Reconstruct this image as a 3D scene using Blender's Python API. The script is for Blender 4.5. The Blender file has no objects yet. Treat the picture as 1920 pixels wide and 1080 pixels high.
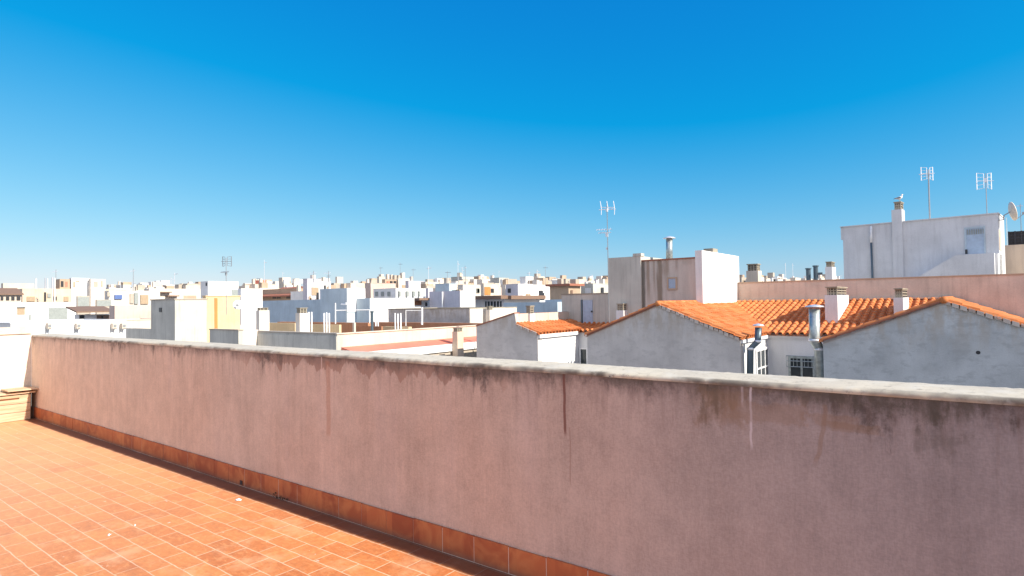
import bpy, math, random
from mathutils import Vector, Matrix
random.seed(7)
sc = bpy.context.scene
col = bpy.context.collection
# ---------------------------------------------------------------- camera frame
F, ROLL, H = 1130.0, 0.0155, 1.55
YAW = math.atan2(.6056, .7958)
fw = Vector((-math.sin(YAW), math.cos(YAW), 0)); rt = Vector((math.cos(YAW), math.sin(YAW), 0)); UP = Vector((0, 0, 1))
pit = math.atan(27 / F)
f2 = fw * math.cos(pit) + UP * math.sin(pit); u2 = UP * math.cos(pit) - fw * math.sin(pit)
r3 = (rt * math.cos(ROLL) - u2 * math.sin(ROLL)); u3 = (u2 * math.cos(ROLL) + rt * math.sin(ROLL))
EYE = Vector((0, 0, H))
def ray(px, py): return f2 + r3 * ((px - 960) / F) + u3 * ((540 - py) / F)
FR = [None]   # inverse frame of a building that stands at its own angle
def at(px, py, x=None, y=None, z=None, D=None):
    r = ray(px, py); E_ = EYE
    if FR[0]: E_ = FR[0] @ EYE; r = FR[0].to_3x3() @ r
    t = D if D is not None else x / r.x if x is not None else y / r.y if y is not None else (z - H) / r.z
    if FR[0] and D is None: t = (x - E_.x) / r.x if x is not None else (y - E_.y) / r.y if y is not None else t
    return E_ + r * t
cd = bpy.data.cameras.new('camera'); cam = bpy.data.objects.new('camera', cd); col.objects.link(cam)
cd.lens = F / 1920 * 36; cd.sensor_width = 36; cd.clip_end = 6000; cd.clip_start = .05
R = Matrix((r3, u3, -f2)).transposed().to_4x4(); R.translation = EYE
cam.matrix_world = R
sc.camera = cam
# ---------------------------------------------------------------- light
EL = math.radians(33)
sd = Vector((math.cos(EL), 0, math.sin(EL))); sd.y = .12 * sd.z
sd.normalize()
sl = bpy.data.lights.new('sun', 'SUN'); sl.energy = 4.6; sl.angle = math.radians(.5); sl.color = (1, .92, .79)
so = bpy.data.objects.new('sun', sl); col.objects.link(so)
so.rotation_euler = (-sd).to_track_quat('-Z', 'Y').to_euler(); so.location = (30, 0, 60)
w = bpy.data.worlds.new('World'); sc.world = w; w.use_nodes = True
nt = w.node_tree; nt.nodes.clear()
sky = nt.nodes.new('ShaderNodeTexSky'); sky.sky_type = 'NISHITA'; sky.sun_disc = False
sky.sun_elevation = math.asin(sd.z); sky.sun_rotation = math.atan2(sd.x, sd.y)
sky.altitude = 50; sky.air_density = 1.0; sky.dust_density = .4; sky.ozone_density = 4.0
def wm(op, a, b=0.):
    k = nt.nodes.new('ShaderNodeMath'); k.operation = op
    for v, i in zip((a, b), k.inputs):
        if hasattr(v, 'links'): nt.links.new(v, i)
        else: i.default_value = v
    return k.outputs[0]
sp_ = nt.nodes.new('ShaderNodeSeparateColor'); cb_ = nt.nodes.new('ShaderNodeCombineColor'); nt.links.new(sky.outputs[0], sp_.inputs[0])
R_, G_, B_ = [wm('MULTIPLY', o, .1) for o in sp_.outputs]
for v, i in zip((wm('MAXIMUM', wm('MULTIPLY', wm('SUBTRACT', R_, .136), 1.5), .004), wm('MULTIPLY', wm('MINIMUM', G_, 1.3), wm('SUBTRACT', 1.56, wm('MULTIPLY', wm('MINIMUM', G_, 1.3), .56))), wm('MULTIPLY', wm('POWER', B_, .36), 1.05)), cb_.inputs): nt.links.new(v, i)
# unseen sky behind the camera brightened, added to lift the shaded walls
tc = nt.nodes.new('ShaderNodeTexCoord'); dp = nt.nodes.new('ShaderNodeVectorMath'); dp.operation = 'DOT_PRODUCT'
nt.links.new(tc.outputs['Generated'], dp.inputs[0]); dp.inputs[1].default_value = (.5, -.85, .1)
mr_ = nt.nodes.new('ShaderNodeMapRange'); mr_.interpolation_type = 'SMOOTHSTEP'; nt.links.new(dp.outputs['Value'], mr_.inputs[0])
mr_.inputs[1].default_value = -.1; mr_.inputs[2].default_value = .75
mx = nt.nodes.new('ShaderNodeMix'); mx.data_type = 'RGBA'; nt.links.new(mr_.outputs[0], mx.inputs[0]); nt.links.new(cb_.outputs[0], mx.inputs[6]); mx.inputs[7].default_value = (.87, .92, 1.1, 1)
hs = nt.nodes.new('ShaderNodeVectorMath'); hs.operation = 'SCALE'; nt.links.new(mx.outputs[2], hs.inputs[0]); hs.inputs[3].default_value = 6.37
bg = nt.nodes.new('ShaderNodeBackground'); bg.inputs[1].default_value = .1
ow = nt.nodes.new('ShaderNodeOutputWorld')
nt.links.new(hs.outputs[0], bg.inputs[0]); nt.links.new(bg.outputs[0], ow.inputs[0])
sc.view_settings.view_transform = 'Standard'; sc.view_settings.look = 'None'; sc.view_settings.gamma = 1
sc.view_settings.exposure = .65
# ---------------------------------------------------------------- node helper
class NT:
    def __init__(s, name):
        s.m = bpy.data.materials.new(name); s.m.use_nodes = True; s.t = s.m.node_tree; s.t.nodes.clear()
        s.b = s.n('ShaderNodeBsdfPrincipled'); s.o = s.n('ShaderNodeOutputMaterial'); s.l(s.b.outputs[0], s.o.inputs[0])
        s.g = s.n('ShaderNodeNewGeometry').outputs['Position']
        sp = s.n('ShaderNodeSeparateXYZ'); s.l(s.g, sp.inputs[0]); s.x, s.y, s.z = sp.outputs
    def n(s, t): return s.t.nodes.new(t)
    def l(s, a, b): s.t.links.new(a, b)
    def put(s, v, inp):
        if hasattr(v, 'links'): s.l(v, inp)
        elif isinstance(v, (tuple, list)): inp.default_value = (*v, 1) if len(v) == 3 and len(inp.default_value) == 4 else v
        else: inp.default_value = v
    def ma(s, op, a, b=0., c=0., clamp=False):
        k = s.n('ShaderNodeMath'); k.operation = op; k.use_clamp = clamp
        for v, i in zip((a, b, c), k.inputs): s.put(v, i)
        return k.outputs[0]
    def noise(s, sc_=(1, 1, 1), scale=1, det=4, rough=.55, vec=None, off=(0, 0, 0), dist=0):
        mp = s.n('ShaderNodeMapping'); s.l(vec or s.g, mp.inputs[0]); mp.inputs['Scale'].default_value = sc_; mp.inputs['Location'].default_value = off
        k = s.n('ShaderNodeTexNoise'); s.l(mp.outputs[0], k.inputs['Vector']); k.inputs['Scale'].default_value = scale
        k.inputs['Detail'].default_value = det; k.inputs['Roughness'].default_value = rough; k.inputs['Distortion'].default_value = dist
        return k.outputs[0]
    def ramp(s, v, a, b, lo=0., hi=1.):
        k = s.n('ShaderNodeMapRange'); k.interpolation_type = 'SMOOTHSTEP'; s.put(v, k.inputs[0])
        for q, i in zip((a, b, lo, hi), (1, 2, 3, 4)): s.put(q, k.inputs[i])
        return k.outputs[0]
    def mix(s, f, a, b, mode='MIX'):
        k = s.n('ShaderNodeMix'); k.data_type = 'RGBA'; k.blend_type = mode
        s.put(f, k.inputs[0]); s.put(a, k.inputs[6]); s.put(b, k.inputs[7]); return k.outputs[2]
    def mul(s, c, v):
        k = s.n('ShaderNodeVectorMath'); k.operation = 'SCALE'; s.put(c, k.inputs[0]) ; s.put(v, k.inputs[3]); return k.outputs[0]
    def fin(s, c, rough=.9, bump=None, bs=.3, bd=.01, metal=0, spec=.3):
        s.put(c, s.b.inputs['Base Color']); s.put(rough, s.b.inputs['Roughness']); s.b.inputs['Metallic'].default_value = metal
        s.b.inputs['Specular IOR Level'].default_value = spec
        if bump is not None:
            k = s.n('ShaderNodeBump'); k.inputs['Strength'].default_value = bs; k.inputs['Distance'].default_value = bd
            s.l(bump, k.inputs['Height']); s.l(k.outputs[0], s.b.inputs['Normal'])
        return s.m
def plaster(name, c, var=.10, streak=.10, sc_=1., stain=None, rough=.92, patch=0, dirt_shade=0):
    N = NT(name)
    a = N.noise(scale=.9 * sc_, det=5); b = N.noise((9, 9, .7), scale=.8 * sc_, det=4); g = N.noise(scale=35 * sc_, det=3)
    v = N.ma('ADD', N.ramp(a, .3, .7, 1 - var, 1 + var * .5), N.ramp(b, .45, .75, 0, -streak))
    v = N.ma('ADD', v, N.ramp(g, .3, .7, -.05, .05))
    cc = N.mul(c, v)
    if patch: cc = N.mix(N.ramp(N.noise((1, 1, 2.2), scale=2.1, det=6, rough=.65), .5, .62, 0, patch), cc, tuple(q * .72 for q in c))
    if stain: cc = N.mix(N.ramp(N.noise((2.2, 2.2, .05), scale=1., det=3, off=(.5, 0, 0)), .52, .60, 0, .8), cc, stain)
    if dirt_shade: cc = N.mix(N.ma('MULTIPLY', N.ramp(N.z, -.3, 1.4, 0, dirt_shade), N.ramp(N.noise((3, 3, 1.1), scale=1.1, det=6, rough=.65, off=(2, 2, 2)), .42, .62)), cc, (.40, .33, .25)); cc = N.mix(N.ramp(N.noise((1, 1, 1.8), scale=4.5, det=7, rough=.75, off=(7, 1, 1)), .56, .68, 0, .4), cc, tuple(q * .6 for q in c))
    return N.fin(cc, rough, g, .35, .006)
def flat(name, c, rough=.6, metal=0, var=.08, scale=6):
    N = NT(name); return N.fin(N.mul(c, N.ramp(N.noise(scale=scale), .3, .7, 1 - var, 1 + var)), rough, metal=metal, spec=.4)
M = {}
for k, c in dict(white=(.80, .79, .77), cream=(.66, .57, .47), pinkish=(.62, .49, .42), warmwhite=(.70, .635, .555), lilac=(.58, .55, .59),
                 bluegrey=(.47, .56, .62), yellow=(.68, .51, .30), tan=(.48, .36, .26), peach=(.66, .53, .41), orange=(.55, .24, .08), stone=(.46, .40, .33)).items():
    M[k] = plaster(k + '_render', c)
M['gable'] = plaster('grey_cement_render', (.60, .565, .53), .14, .05, patch=.4, dirt_shade=.7)
M['gable_blue'] = plaster('blue_grey_cement_render', (.49, .515, .52), .16, .05, patch=.6, dirt_shade=.7)
M['towerwhite'] = plaster('aged_white_render', (.63, .64, .655), .10, .10)
M['grey'] = plaster('grey_beige_render', (.55, .535, .475), .12, .18)
N = NT('streaked_render'); nb_ = N.noise((7, 7, .6), scale=1, det=5)
c = N.mul((.56, .50, .44), N.ma('ADD', N.ramp(nb_, .3, .7, .9, 1.06), N.ramp(N.noise(scale=30, det=3), .3, .7, -.05, .05)))
for (qx, wd, dep, st, cc) in ((1204, .17, 9, .85, (.13, .12, .10)), (1215, .10, 2.2, .6, (.24, .16, .10)), (1226, .08, 1.7, .5, (.28, .20, .14)), (1237, .16, 9, .75, (.20, .15, .10)), (1250, .12, 1.0, .6, (.26, .19, .13)), (1268, .10, .6, .4, (.3, .22, .16)), (1290, .3, .35, .35, (.3, .24, .19))):
    x0 = at(qx, 500, y=23.68).x; dz = N.ma('SUBTRACT', at(1255, 487, y=23.68).z, N.z)
    q = N.ma('ADD', N.ma('DIVIDE', N.ma('ABSOLUTE', N.ma('SUBTRACT', N.x, x0)), wd), N.ma('MULTIPLY', N.ma('SUBTRACT', N.noise((9, 9, .9), scale=1, det=5, off=(qx, 0, 0)), .5), 2.))
    c = N.mix(N.ma('MULTIPLY', N.ramp(q, 1.1, .3), N.ramp(dz, dep, dep * .4, 0, st)), c, cc)
c = N.mix(N.ramp(N.x, at(1275, 500, y=23.68).x, at(1315, 500, y=23.68).x, 0, .5), c, (.60, .47, .39))
M['stained'] = N.fin(c, .92)
M['pinkwall'] = plaster('faded_pink_render', (.63, .53, .445), .14, .14)
M['housewhite'] = plaster('white_house_render', (.72, .72, .72), .06, .06)
M['brick'] = plaster('brown_brick_wall', (.42, .20, .11), .15, .1)
M['salmon'] = plaster('salmon_roof_coating', (.72, .23, .16), .12, .05)
M['awning'] = flat('brown_awning', (.22, .14, .10), .8)
M['dark'] = flat('dark_opening', (.035, .035, .04), .4)
M['glass'] = flat('window_glass', (.05, .06, .065), .08)
M['shutter'] = flat('tan_shutter', (.40, .30, .20), .7)
M['greyshutter'] = flat('grey_shutter', (.30, .325, .31), .7)
M['blueshutter'] = flat('pale_blue_shutter', (.38, .47, .58), .6)
M['whitepaint'] = flat('white_paint', (.8, .8, .8), .45)
M['galv'] = flat('galvanised_steel', (.42, .47, .47), .35, .65, .2, 9)
M['darkpipe'] = flat('dark_blue_grey_pipe', (.10, .14, .17), .4, .4)
M['steel'] = flat('thin_steel', (.34, .36, .38), .4, .6)
M['alu'] = flat('pale_aluminium', (.75, .76, .78), .35, .5)
M['conc'] = plaster('concrete_cap', (.36, .32, .25), .2, .1)
M['mortar'] = flat('mortar', (.55, .48, .42), .95)
M['dish'] = flat('beige_dish', (.66, .58, .48), .5)
M['gull_white'] = flat('gull_white', (.8, .8, .8), .8); M['gull_grey'] = flat('gull_grey', (.22, .24, .27), .8); M['gull_beak'] = flat('gull_yellow', (.7, .45, .05), .6)
M['redtile'] = flat('red_brown_roof', (.35, .14, .09), .8)
M['bluecloth'] = flat('blue_awning', (.10, .16, .36), .8)
# roof tile
N = NT('terracotta_roof_tile')
wn = N.n('ShaderNodeTexWhiteNoise'); fx = N.n('ShaderNodeVectorMath'); fx.operation = 'SNAP'; fx.inputs[1].default_value = (.24, .40, 9)
N.l(N.g, fx.inputs[0]); N.l(fx.outputs[0], wn.inputs[0])
c = N.mix(wn.outputs[0], (.52, .15, .042), (.66, .235, .08))
c = N.mix(N.ramp(N.noise(scale=5, det=5), .45, .75, 0, .35), c, (.66, .36, .19))
c = N.mix(N.ramp(N.noise(scale=9, det=6, rough=.7, off=(4, 0, 0)), .58, .72, 0, .55), c, (.26, .12, .07))
M['tile'] = N.fin(c, .8, N.noise(scale=40), .2, .004)
# terrace floor tile
N = NT('terracotta_floor_tile')
mp = N.n('ShaderNodeMapping'); N.l(N.g, mp.inputs[0]); mp.inputs['Location'].default_value = (.03, .045, 0)
wob = N.noise(scale=6, det=3); 
wv = N.n('ShaderNodeVectorMath'); wv.operation = 'ADD'; cw = N.n('ShaderNodeCombineXYZ'); N.l(N.ma('MULTIPLY', wob, .016), cw.inputs[0]); N.l(N.ma('MULTIPLY', wob, .018), cw.inputs[1])
N.l(mp.outputs[0], wv.inputs[0]); N.l(cw.outputs[0], wv.inputs[1])
def brick(N, vec, c1, c2, mc, ms=.0046, bias=0):
    br = N.n('ShaderNodeTexBrick'); N.l(vec, br.inputs['Vector']); br.inputs['Scale'].default_value = 1
    br.inputs['Brick Width'].default_value = .265; br.inputs['Row Height'].default_value = .1325; br.inputs['Mortar Size'].default_value = ms
    br.inputs['Mortar Smooth'].default_value = .4; br.inputs['Bias'].default_value = bias
    for q, i in ((c1, 'Color1'), (c2, 'Color2'), (mc, 'Mortar')): br.inputs[i].default_value = (*q, 1)
    br.offset = .5; return br
br = brick(N, wv.outputs[0], (.55, .17, .052), (.72, .265, .083), (.84, .54, .34))
n1 = N.noise(scale=7, det=6, rough=.65, dist=.6); n2 = N.noise(scale=1.1, det=4)
n3 = N.noise((1, 2.6, 1), scale=11, det=6, rough=.7, dist=1.2, off=(2, 5, 0))
c = N.mix(N.ramp(n1, .42, .70, 0, .4), br.outputs[0], (.42, .135, .05))
c = N.mix(N.ramp(n3, .48, .70, 0, .6), c, (.80, .36, .14))
c = N.mul(c, N.ramp(N.noise(scale=28, det=5, rough=.7), .3, .7, .86, 1.1))
pale = N.ma('MULTIPLY', N.ramp(N.noise(scale=3.3, det=7, rough=.7, off=(3, 1, 0)), .45, .66), N.ramp(n2, .35, .65, .3, .85))
pale = N.ma('MAXIMUM', pale, N.ramp(N.x, -2.2, -8.5, 0, .7))  # paler to the left: overexposed glare put into the colour
c = N.mix(N.ma('MULTIPLY', pale, .85), c, (.82, .46, .25))
c = N.mix(N.ramp(N.noise(scale=13, det=3, off=(7, 7, 7)), .70, .74, 0, .8), c, (.86, .74, .62))
c = N.mix(N.ramp(br.outputs['Fac'], .2, .9, 0, N.ramp(N.noise(scale=2.6, det=4, off=(1, 8, 0)), .38, .6, .0, .85)), c, (.82, .52, .33))
dirt_shade = N.ma('MULTIPLY', N.ramp(N.ma('ADD', N.y, N.ma('MULTIPLY', n1, .07)), 2.61, 2.68), .82)  # parapet's shadow strip darkened in the floor colour, with a noisy edge
c = N.mix(dirt_shade, c, (.12, .038, .024))
c = N.mix(N.ma('MULTIPLY', N.ramp(N.noise(scale=1.7, det=7, rough=.7, off=(4, 4, 0)), .52, .72), .35), c, (.36, .15, .09))
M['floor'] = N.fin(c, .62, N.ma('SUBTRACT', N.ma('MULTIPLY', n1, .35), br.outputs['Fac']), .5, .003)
# skirting tile
N = NT('terracotta_skirting_tile')
wn = N.n('ShaderNodeTexWhiteNoise'); wn.noise_dimensions = '1D'; N.l(N.ma('FLOOR', N.ma('DIVIDE', N.x, .26)), wn.inputs['W'])
c = N.mix(wn.outputs[0], (.30, .075, .035), (.46, .14, .055))
c = N.mix(N.ramp(N.noise(scale=6, det=5, dist=1), .4, .7, 0, .6), c, (.56, .22, .085))
c = N.mix(N.ramp(N.z, .05, .0, 0, .55), c, (.16, .10, .08))
M['skirt'] = N.fin(c, .55, N.noise(scale=20), .2, .003)
M['grout'] = flat('grout', (.62, .46, .38), .95)
# parapet
N = NT('weathered_pink_render')
xs = {k: at(*k, y=2.75).x for k in ((1058, 735), (1408, 780), (1392, 750), (480, 650), (900, 680), (1330, 710), (603, 680), (1380, 720), (1560, 740), (1550, 740), (615, 700), (1250, 700), (1860, 760))}
d = N.ma('SUBTRACT', 1.175, N.z)
fine = N.noise((34, 34, 2.2), scale=1., det=4, rough=.7); band = N.noise((5, 5, .55), scale=1., det=5); big = N.noise(scale=.8, det=3)
grain = N.ma('MULTIPLY', N.ma('ADD', N.noise((70, 70, 190), scale=1, det=2), N.noise((190, 190, 60), scale=1, det=2, off=(5, 5, 5))), .5)
v = N.ma('ADD', N.ramp(fine, .3, .7, .95, 1.04), N.ramp(band, .3, .7, -.05, .04))
blot = N.noise((1.3, 1.3, 1), scale=2.4, det=6, rough=.6, off=(6, 0, 2)); v = N.ma('ADD', v, N.ramp(blot, .3, .7, -.07, .06))
v = N.ma('ADD', v, N.ramp(grain, .35, .65, -.085, .08))
v = N.ma('ADD', v, N.ramp(N.noise(scale=9, det=7, rough=.75, off=(8, 3, 3)), .35, .65, -.05, .05))
c = N.mix(N.ramp(big, .35, .65), (.57, .42, .345), (.55, .43, .365))
c = N.mix(N.ramp(N.x, -2.5, -11, 0, .9), c, (.68, .52, .41))  # lighter left end: bounce from the sunlit floor painted into the colour
c = N.mix(N.ramp(band, .55, .75, 0, .25), c, (.45, .35, .33))
c = N.mix(N.ramp(N.x, -2.8, .3, 0, .85), c, (.26, .25, .27))  # greyer, darker right end: weaker light painted into the colour
c = N.mul(c, v)
# scalloped damp wash
e1 = N.noise((1, 0, 0), scale=5.5, det=3, rough=.6, off=(1.3, 0, 0)); e1 = N.ma('ADD', N.ma('MULTIPLY', N.ramp(e1, .3, .75), .15), .03)
rg = N.ma('MULTIPLY', N.ramp(N.x, xs[(480, 650)] - .5, xs[(480, 650)] + .1), N.ramp(N.x, xs[(900, 680)] + .35, xs[(900, 680)] - .1))
m1 = N.ma('MULTIPLY', N.ramp(N.ma('SUBTRACT', e1, d), 0, .012), rg)
c = N.mix(N.ma('MULTIPLY', m1, .75), c, (.35, .215, .165))
rg2 = N.ma('MULTIPLY', N.ramp(N.x, xs[(1330, 710)] - .15, xs[(1330, 710)] + .02), N.ramp(N.x, xs[(1560, 740)] + .12, xs[(1560, 740)] - .03))
e2 = N.ma('ADD', N.ma('MULTIPLY', N.ramp(N.noise((1, 0, .3), scale=5, det=4, off=(5, 0, 0)), .3, .7), .13), .02)
m2 = N.ma('MULTIPLY', N.ramp(N.ma('SUBTRACT', e2, d), 0, .02), rg2)
c = N.mix(N.ma('MULTIPLY', m2, .5), c, (.27, .19, .13))
# dark grime hanging from the coping
gn = N.noise((6, 6, 2.4), scale=1., det=8, rough=.78, off=(2, 0, 1), dist=.4); gs2 = N.noise((26, 26, 3), scale=1., det=5, rough=.7, off=(8, 1, 1)); gl = N.noise((1, 0, 0), scale=1.3, det=5, rough=.7, off=(9, 0, 0))
L = N.ma('ADD', N.ramp(gl, .46, .68, .0, .24), N.ramp(N.x, -9., .5, .05, .13))
gq = N.ma('ADD', N.ma('MULTIPLY', N.ramp(gn, .32, .75), .7), N.ma('MULTIPLY', N.ramp(gs2, .3, .75), .3))
m3 = N.ramp(N.ma('SUBTRACT', N.ma('MULTIPLY', gq, L), d), -.07, .07)
m3 = N.ma('MULTIPLY', m3, N.ramp(N.noise(scale=22, det=6, rough=.75, off=(1, 2, 3)), .30, .62, .35, 1.))
c = N.mix(N.ma('MULTIPLY', m3, .92), c, (.085, .07, .065))
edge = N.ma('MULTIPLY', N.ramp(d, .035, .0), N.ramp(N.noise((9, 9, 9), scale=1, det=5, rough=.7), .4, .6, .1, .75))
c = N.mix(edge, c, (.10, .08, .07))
m3b = N.ramp(N.ma('SUBTRACT', N.ma('MULTIPLY', N.ramp(N.noise((30, 30, 1.2), scale=1, det=4, off=(4, 4, 4)), .35, .75), .33), d), -.05, .12)
c = N.mix(N.ma('MULTIPLY', m3b, .2), c, (.22, .16, .14))
def line(x0, wd, d0, d1, amp=.012, sc_=6, slope=0):
    cx = N.ma('ADD', N.ma('MULTIPLY', N.ma('SUBTRACT', N.noise((0, 0, 1), scale=sc_, det=3, off=(0, 0, x0)), .5), amp * 2), x0)
    if slope: cx = N.ma('ADD', cx, N.ma('MULTIPLY', d, slope))
    q = N.ramp(N.ma('ABSOLUTE', N.ma('SUBTRACT', N.x, cx)), wd, wd * .45)
    return N.ma('MULTIPLY', q, N.ma('MULTIPLY', N.ramp(d, d1, d1 - .05), N.ramp(d, d0 - .01, d0)))
c = N.mix(N.ma('MULTIPLY', line(xs[(1058, 735)], .011, 0, .36, .008), .8), c, (.16, .06, .045))
c = N.mix(N.ma('MULTIPLY', line(xs[(1058, 735)] + .03, .005, .3, .62, .01), .35), c, (.2, .09, .06))
c = N.mix(N.ma('MULTIPLY', line(xs[(1408, 780)], .0065, 0, .30, .012, 9), .75), c, (.60, .55, .58))
c = N.mix(N.ma('MULTIPLY', line(xs[(1392, 750)], .007, 0, .12, .008), .45), c, (.55, .50, .53))
c = N.mix(N.ma('MULTIPLY', line(xs[(603, 680)], .007, 0, .17, .002), .7), c, (.66, .52, .46))
c = N.mix(N.ma('MULTIPLY', line(xs[(615, 700)], .035, .05, .62, .03, 4), .35), c, (.40, .17, .09))
c = N.mix(N.ma('MULTIPLY', line(xs[(1550, 740)], .012, .07, .33, .05, 4, -.12), .4), c, (.24, .15, .09))
bn = N.noise((1, 1, .8), scale=11, det=7, rough=.75, off=(3, 8, 1)); bn2 = N.noise((24, 24, 3.5), scale=1, det=5, rough=.7, off=(3, 8, 1))
for (qx, d0, rx, rd, st) in ((1335, .04, .10, .13, .95), (1322, .12, .05, .12, .6), (1160, .02, .12, .05, .6), (1745, .03, .09, .12, .9), (1812, .03, .08, .09, .85), (1752, .16, .10, .09, .5), (1560, .03, .22, .05, .8), (1640, .03, .12, .06, .7), (860, .04, .16, .06, .6), (740, .03, .12, .05, .5), (930, .03, .22, .07, .55), (1040, .02, .1, .04, .5), (1225, .02, .16, .05, .5)):
    x0 = at(qx, 735 if qx > 1200 else 690, y=2.75).x
    q = N.ma('SQRT', N.ma('ADD', N.ma('POWER', N.ma('DIVIDE', N.ma('ABSOLUTE', N.ma('SUBTRACT', N.x, x0)), rx), 2), N.ma('POWER', N.ma('DIVIDE', N.ma('ABSOLUTE', N.ma('SUBTRACT', d, d0)), rd), 2)))
    q = N.ma('ADD', q, N.ma('ADD', N.ma('MULTIPLY', N.ma('SUBTRACT', bn, .5), 3.2), N.ma('MULTIPLY', N.ma('SUBTRACT', bn2, .5), 2.4)))
    c = N.mix(N.ma('MULTIPLY', N.ramp(q, 1.15, .1), st * .8), c, (.085, .075, .06))
for (qx, d0, rx, rd) in ((1350, .11, .12, .10), (1430, .12, .20, .05), (1560, .13, .12, .03), (1600, .15, .10, .02)):
    x0 = at(qx, 735, y=2.75).x
    q = N.ma('MAXIMUM', N.ma('DIVIDE', N.ma('ABSOLUTE', N.ma('SUBTRACT', N.x, x0)), rx), N.ma('DIVIDE', N.ma('ABSOLUTE', N.ma('SUBTRACT', d, d0)), rd))
    q = N.ma('ADD', q, N.ma('MULTIPLY', N.ma('SUBTRACT', bn, .5), 2.2))
    c = N.mix(N.ramp(q, 1., .6, 0, .38), c, (.26, .17, .11))
M['parapet'] = N.fin(c, .95, N.ma('ADD', N.ma('MULTIPLY', grain, .5), fine), .35, .004)
N = NT('lichen_specked_coping')
c = N.mix(N.ramp(N.noise(scale=14, det=7, rough=.75), .5, .75), (.58, .515, .405), (.44, .385, .29))
c = N.mix(N.ramp(N.noise((1, 1, 1), scale=21, det=7, rough=.7, off=(3, 3, 3)), .56, .72, 0, .7), c, (.17, .14, .11))
c = N.mix(N.ma('MULTIPLY', N.ramp(N.noise(scale=3, det=3, off=(5, 0, 0)), .4, .6), N.ramp(N.y, 2.79, 2.75, 0, .95)), c, (.13, .11, .09))
c = N.mix(N.ma('MULTIPLY', N.ramp(N.noise((1, 1, 1), scale=30, det=6, rough=.75, off=(2, 2, 9)), .55, .66), N.ramp(N.x, -6, 0, .15, .6)), c, (.20, .17, .135))
c = N.mix(N.ramp(N.noise(scale=2.2, det=5, off=(1, 7, 0)), .4, .7, 0, .4), c, (.40, .36, .31))
c = N.mix(N.ramp(N.noise(scale=9, det=5, off=(9, 3, 3)), .5, .7, 0, .6), c, (.60, .56, .48))
M['coping'] = N.fin(c, .95, N.noise(scale=60, det=5), .3, .003)
N = NT('weathered_cladding_board')
g = N.noise((2, .8, 14), scale=2, det=6, rough=.7)
c = N.mix(N.ramp(g, .35, .7), (.62, .46, .32), (.48, .30, .18))
M['board'] = N.fin(c, .8, g, .4, .004)
N = NT('asphalt_street'); M['street'] = N.fin(N.mul((.22, .20, .18), N.ramp(N.noise(scale=.3), .3, .7, .8, 1.2)), .9)
# ---------------------------------------------------------------- mesh helper
ORG = {}
class MB:
    def __init__(s): s.v = []; s.f = []
    def box(s, x0, x1, y0, y1, z0, z1):
        if x0 > x1: x0, x1 = x1, x0
        if y0 > y1: y0, y1 = y1, y0
        if z0 > z1: z0, z1 = z1, z0
        b = len(s.v); s.v += [(x, y, z) for z in (z0, z1) for y in (y0, y1) for x in (x0, x1)]
        s.f += [tuple(b + i for i in q) for q in ((0, 2, 3, 1), (4, 5, 7, 6), (0, 1, 5, 4), (2, 6, 7, 3), (0, 4, 6, 2), (1, 3, 7, 5))]
        return s
    def tube(s, pts, r, n=8, cap=True):
        pts = [Vector(p) for p in pts]; b = len(s.v)
        rs = r if isinstance(r, (list, tuple)) else [r] * len(pts)
        a = None
        for i, p in enumerate(pts):
            d = (pts[min(i + 1, len(pts) - 1)] - pts[max(i - 1, 0)]).normalized()
            a = d.cross(Vector((0, 0, 1)) if abs(d.z) < .9 else Vector((1, 0, 0))).normalized() if a is None else (a - d * a.dot(d)).normalized()
            c = d.cross(a)
            s.v += [tuple(p + (a * math.cos(t) + c * math.sin(t)) * rs[i]) for t in (2 * math.pi * k / n for k in range(n))]
        for i in range(len(pts) - 1):
            for k in range(n):
                s.f.append((b + i * n + k, b + i * n + (k + 1) % n, b + (i + 1) * n + (k + 1) % n, b + (i + 1) * n + k))
        if cap: s.f += [tuple(b + k for k in range(n))[::-1], tuple(b + (len(pts) - 1) * n + k for k in range(n))]
        return s
    def prism(s, poly, axis, a0, a1):   # poly in the two other axes
        b = len(s.v); n = len(poly)
        for a in (a0, a1):
            for p, q in poly: s.v.append((a, p, q) if axis == 'x' else (p, a, q) if axis == 'y' else (p, q, a))
        s.f += [tuple(b + i for i in range(n)), tuple(b + n + i for i in range(n))[::-1]]
        s.f += [(b + i, b + (i + 1) % n, b + n + (i + 1) % n, b + n + i) for i in range(n)]
        return s
    def build(s, name, mat, parent=None, org=None, smooth=False):
        if parent is not None: o_ = ORG[parent.name]
        else:
            xs_ = [v[0] for v in s.v]; ys_ = [v[1] for v in s.v]
            o_ = Vector(org) if org is not None else Vector(((min(xs_) + max(xs_)) / 2, (min(ys_) + max(ys_)) / 2, min(v[2] for v in s.v)))
        me = bpy.data.meshes.new(name); me.from_pydata([tuple(Vector(v) - o_) for v in s.v], [], s.f); me.materials.append(mat)
        import bmesh
        bm = bmesh.new(); bm.from_mesh(me); bmesh.ops.recalc_face_normals(bm, faces=bm.faces); bm.to_mesh(me); bm.free()
        if smooth:
            for p in me.polygons: p.use_smooth = True
        ob = bpy.data.objects.new(name, me); col.objects.link(ob)
        if parent is not None: ob.parent = parent
        else: ob.location = o_
        ORG[ob.name] = o_
        return ob
def thing(name, label, cat, loc, group=None):
    o = bpy.data.objects.new(name, None); col.objects.link(o); o.location = loc; o['label'] = label; o['category'] = cat
    o.empty_display_size = .3
    if group: o['group'] = group
    ORG[o.name] = Vector(loc); return o
def tag(o, label, cat, group=None):
    o['label'] = label; o['category'] = cat
    if group: o['group'] = group
    return o
def struct(o): o['kind'] = 'structure'; return o
GZ = -16.
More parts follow.
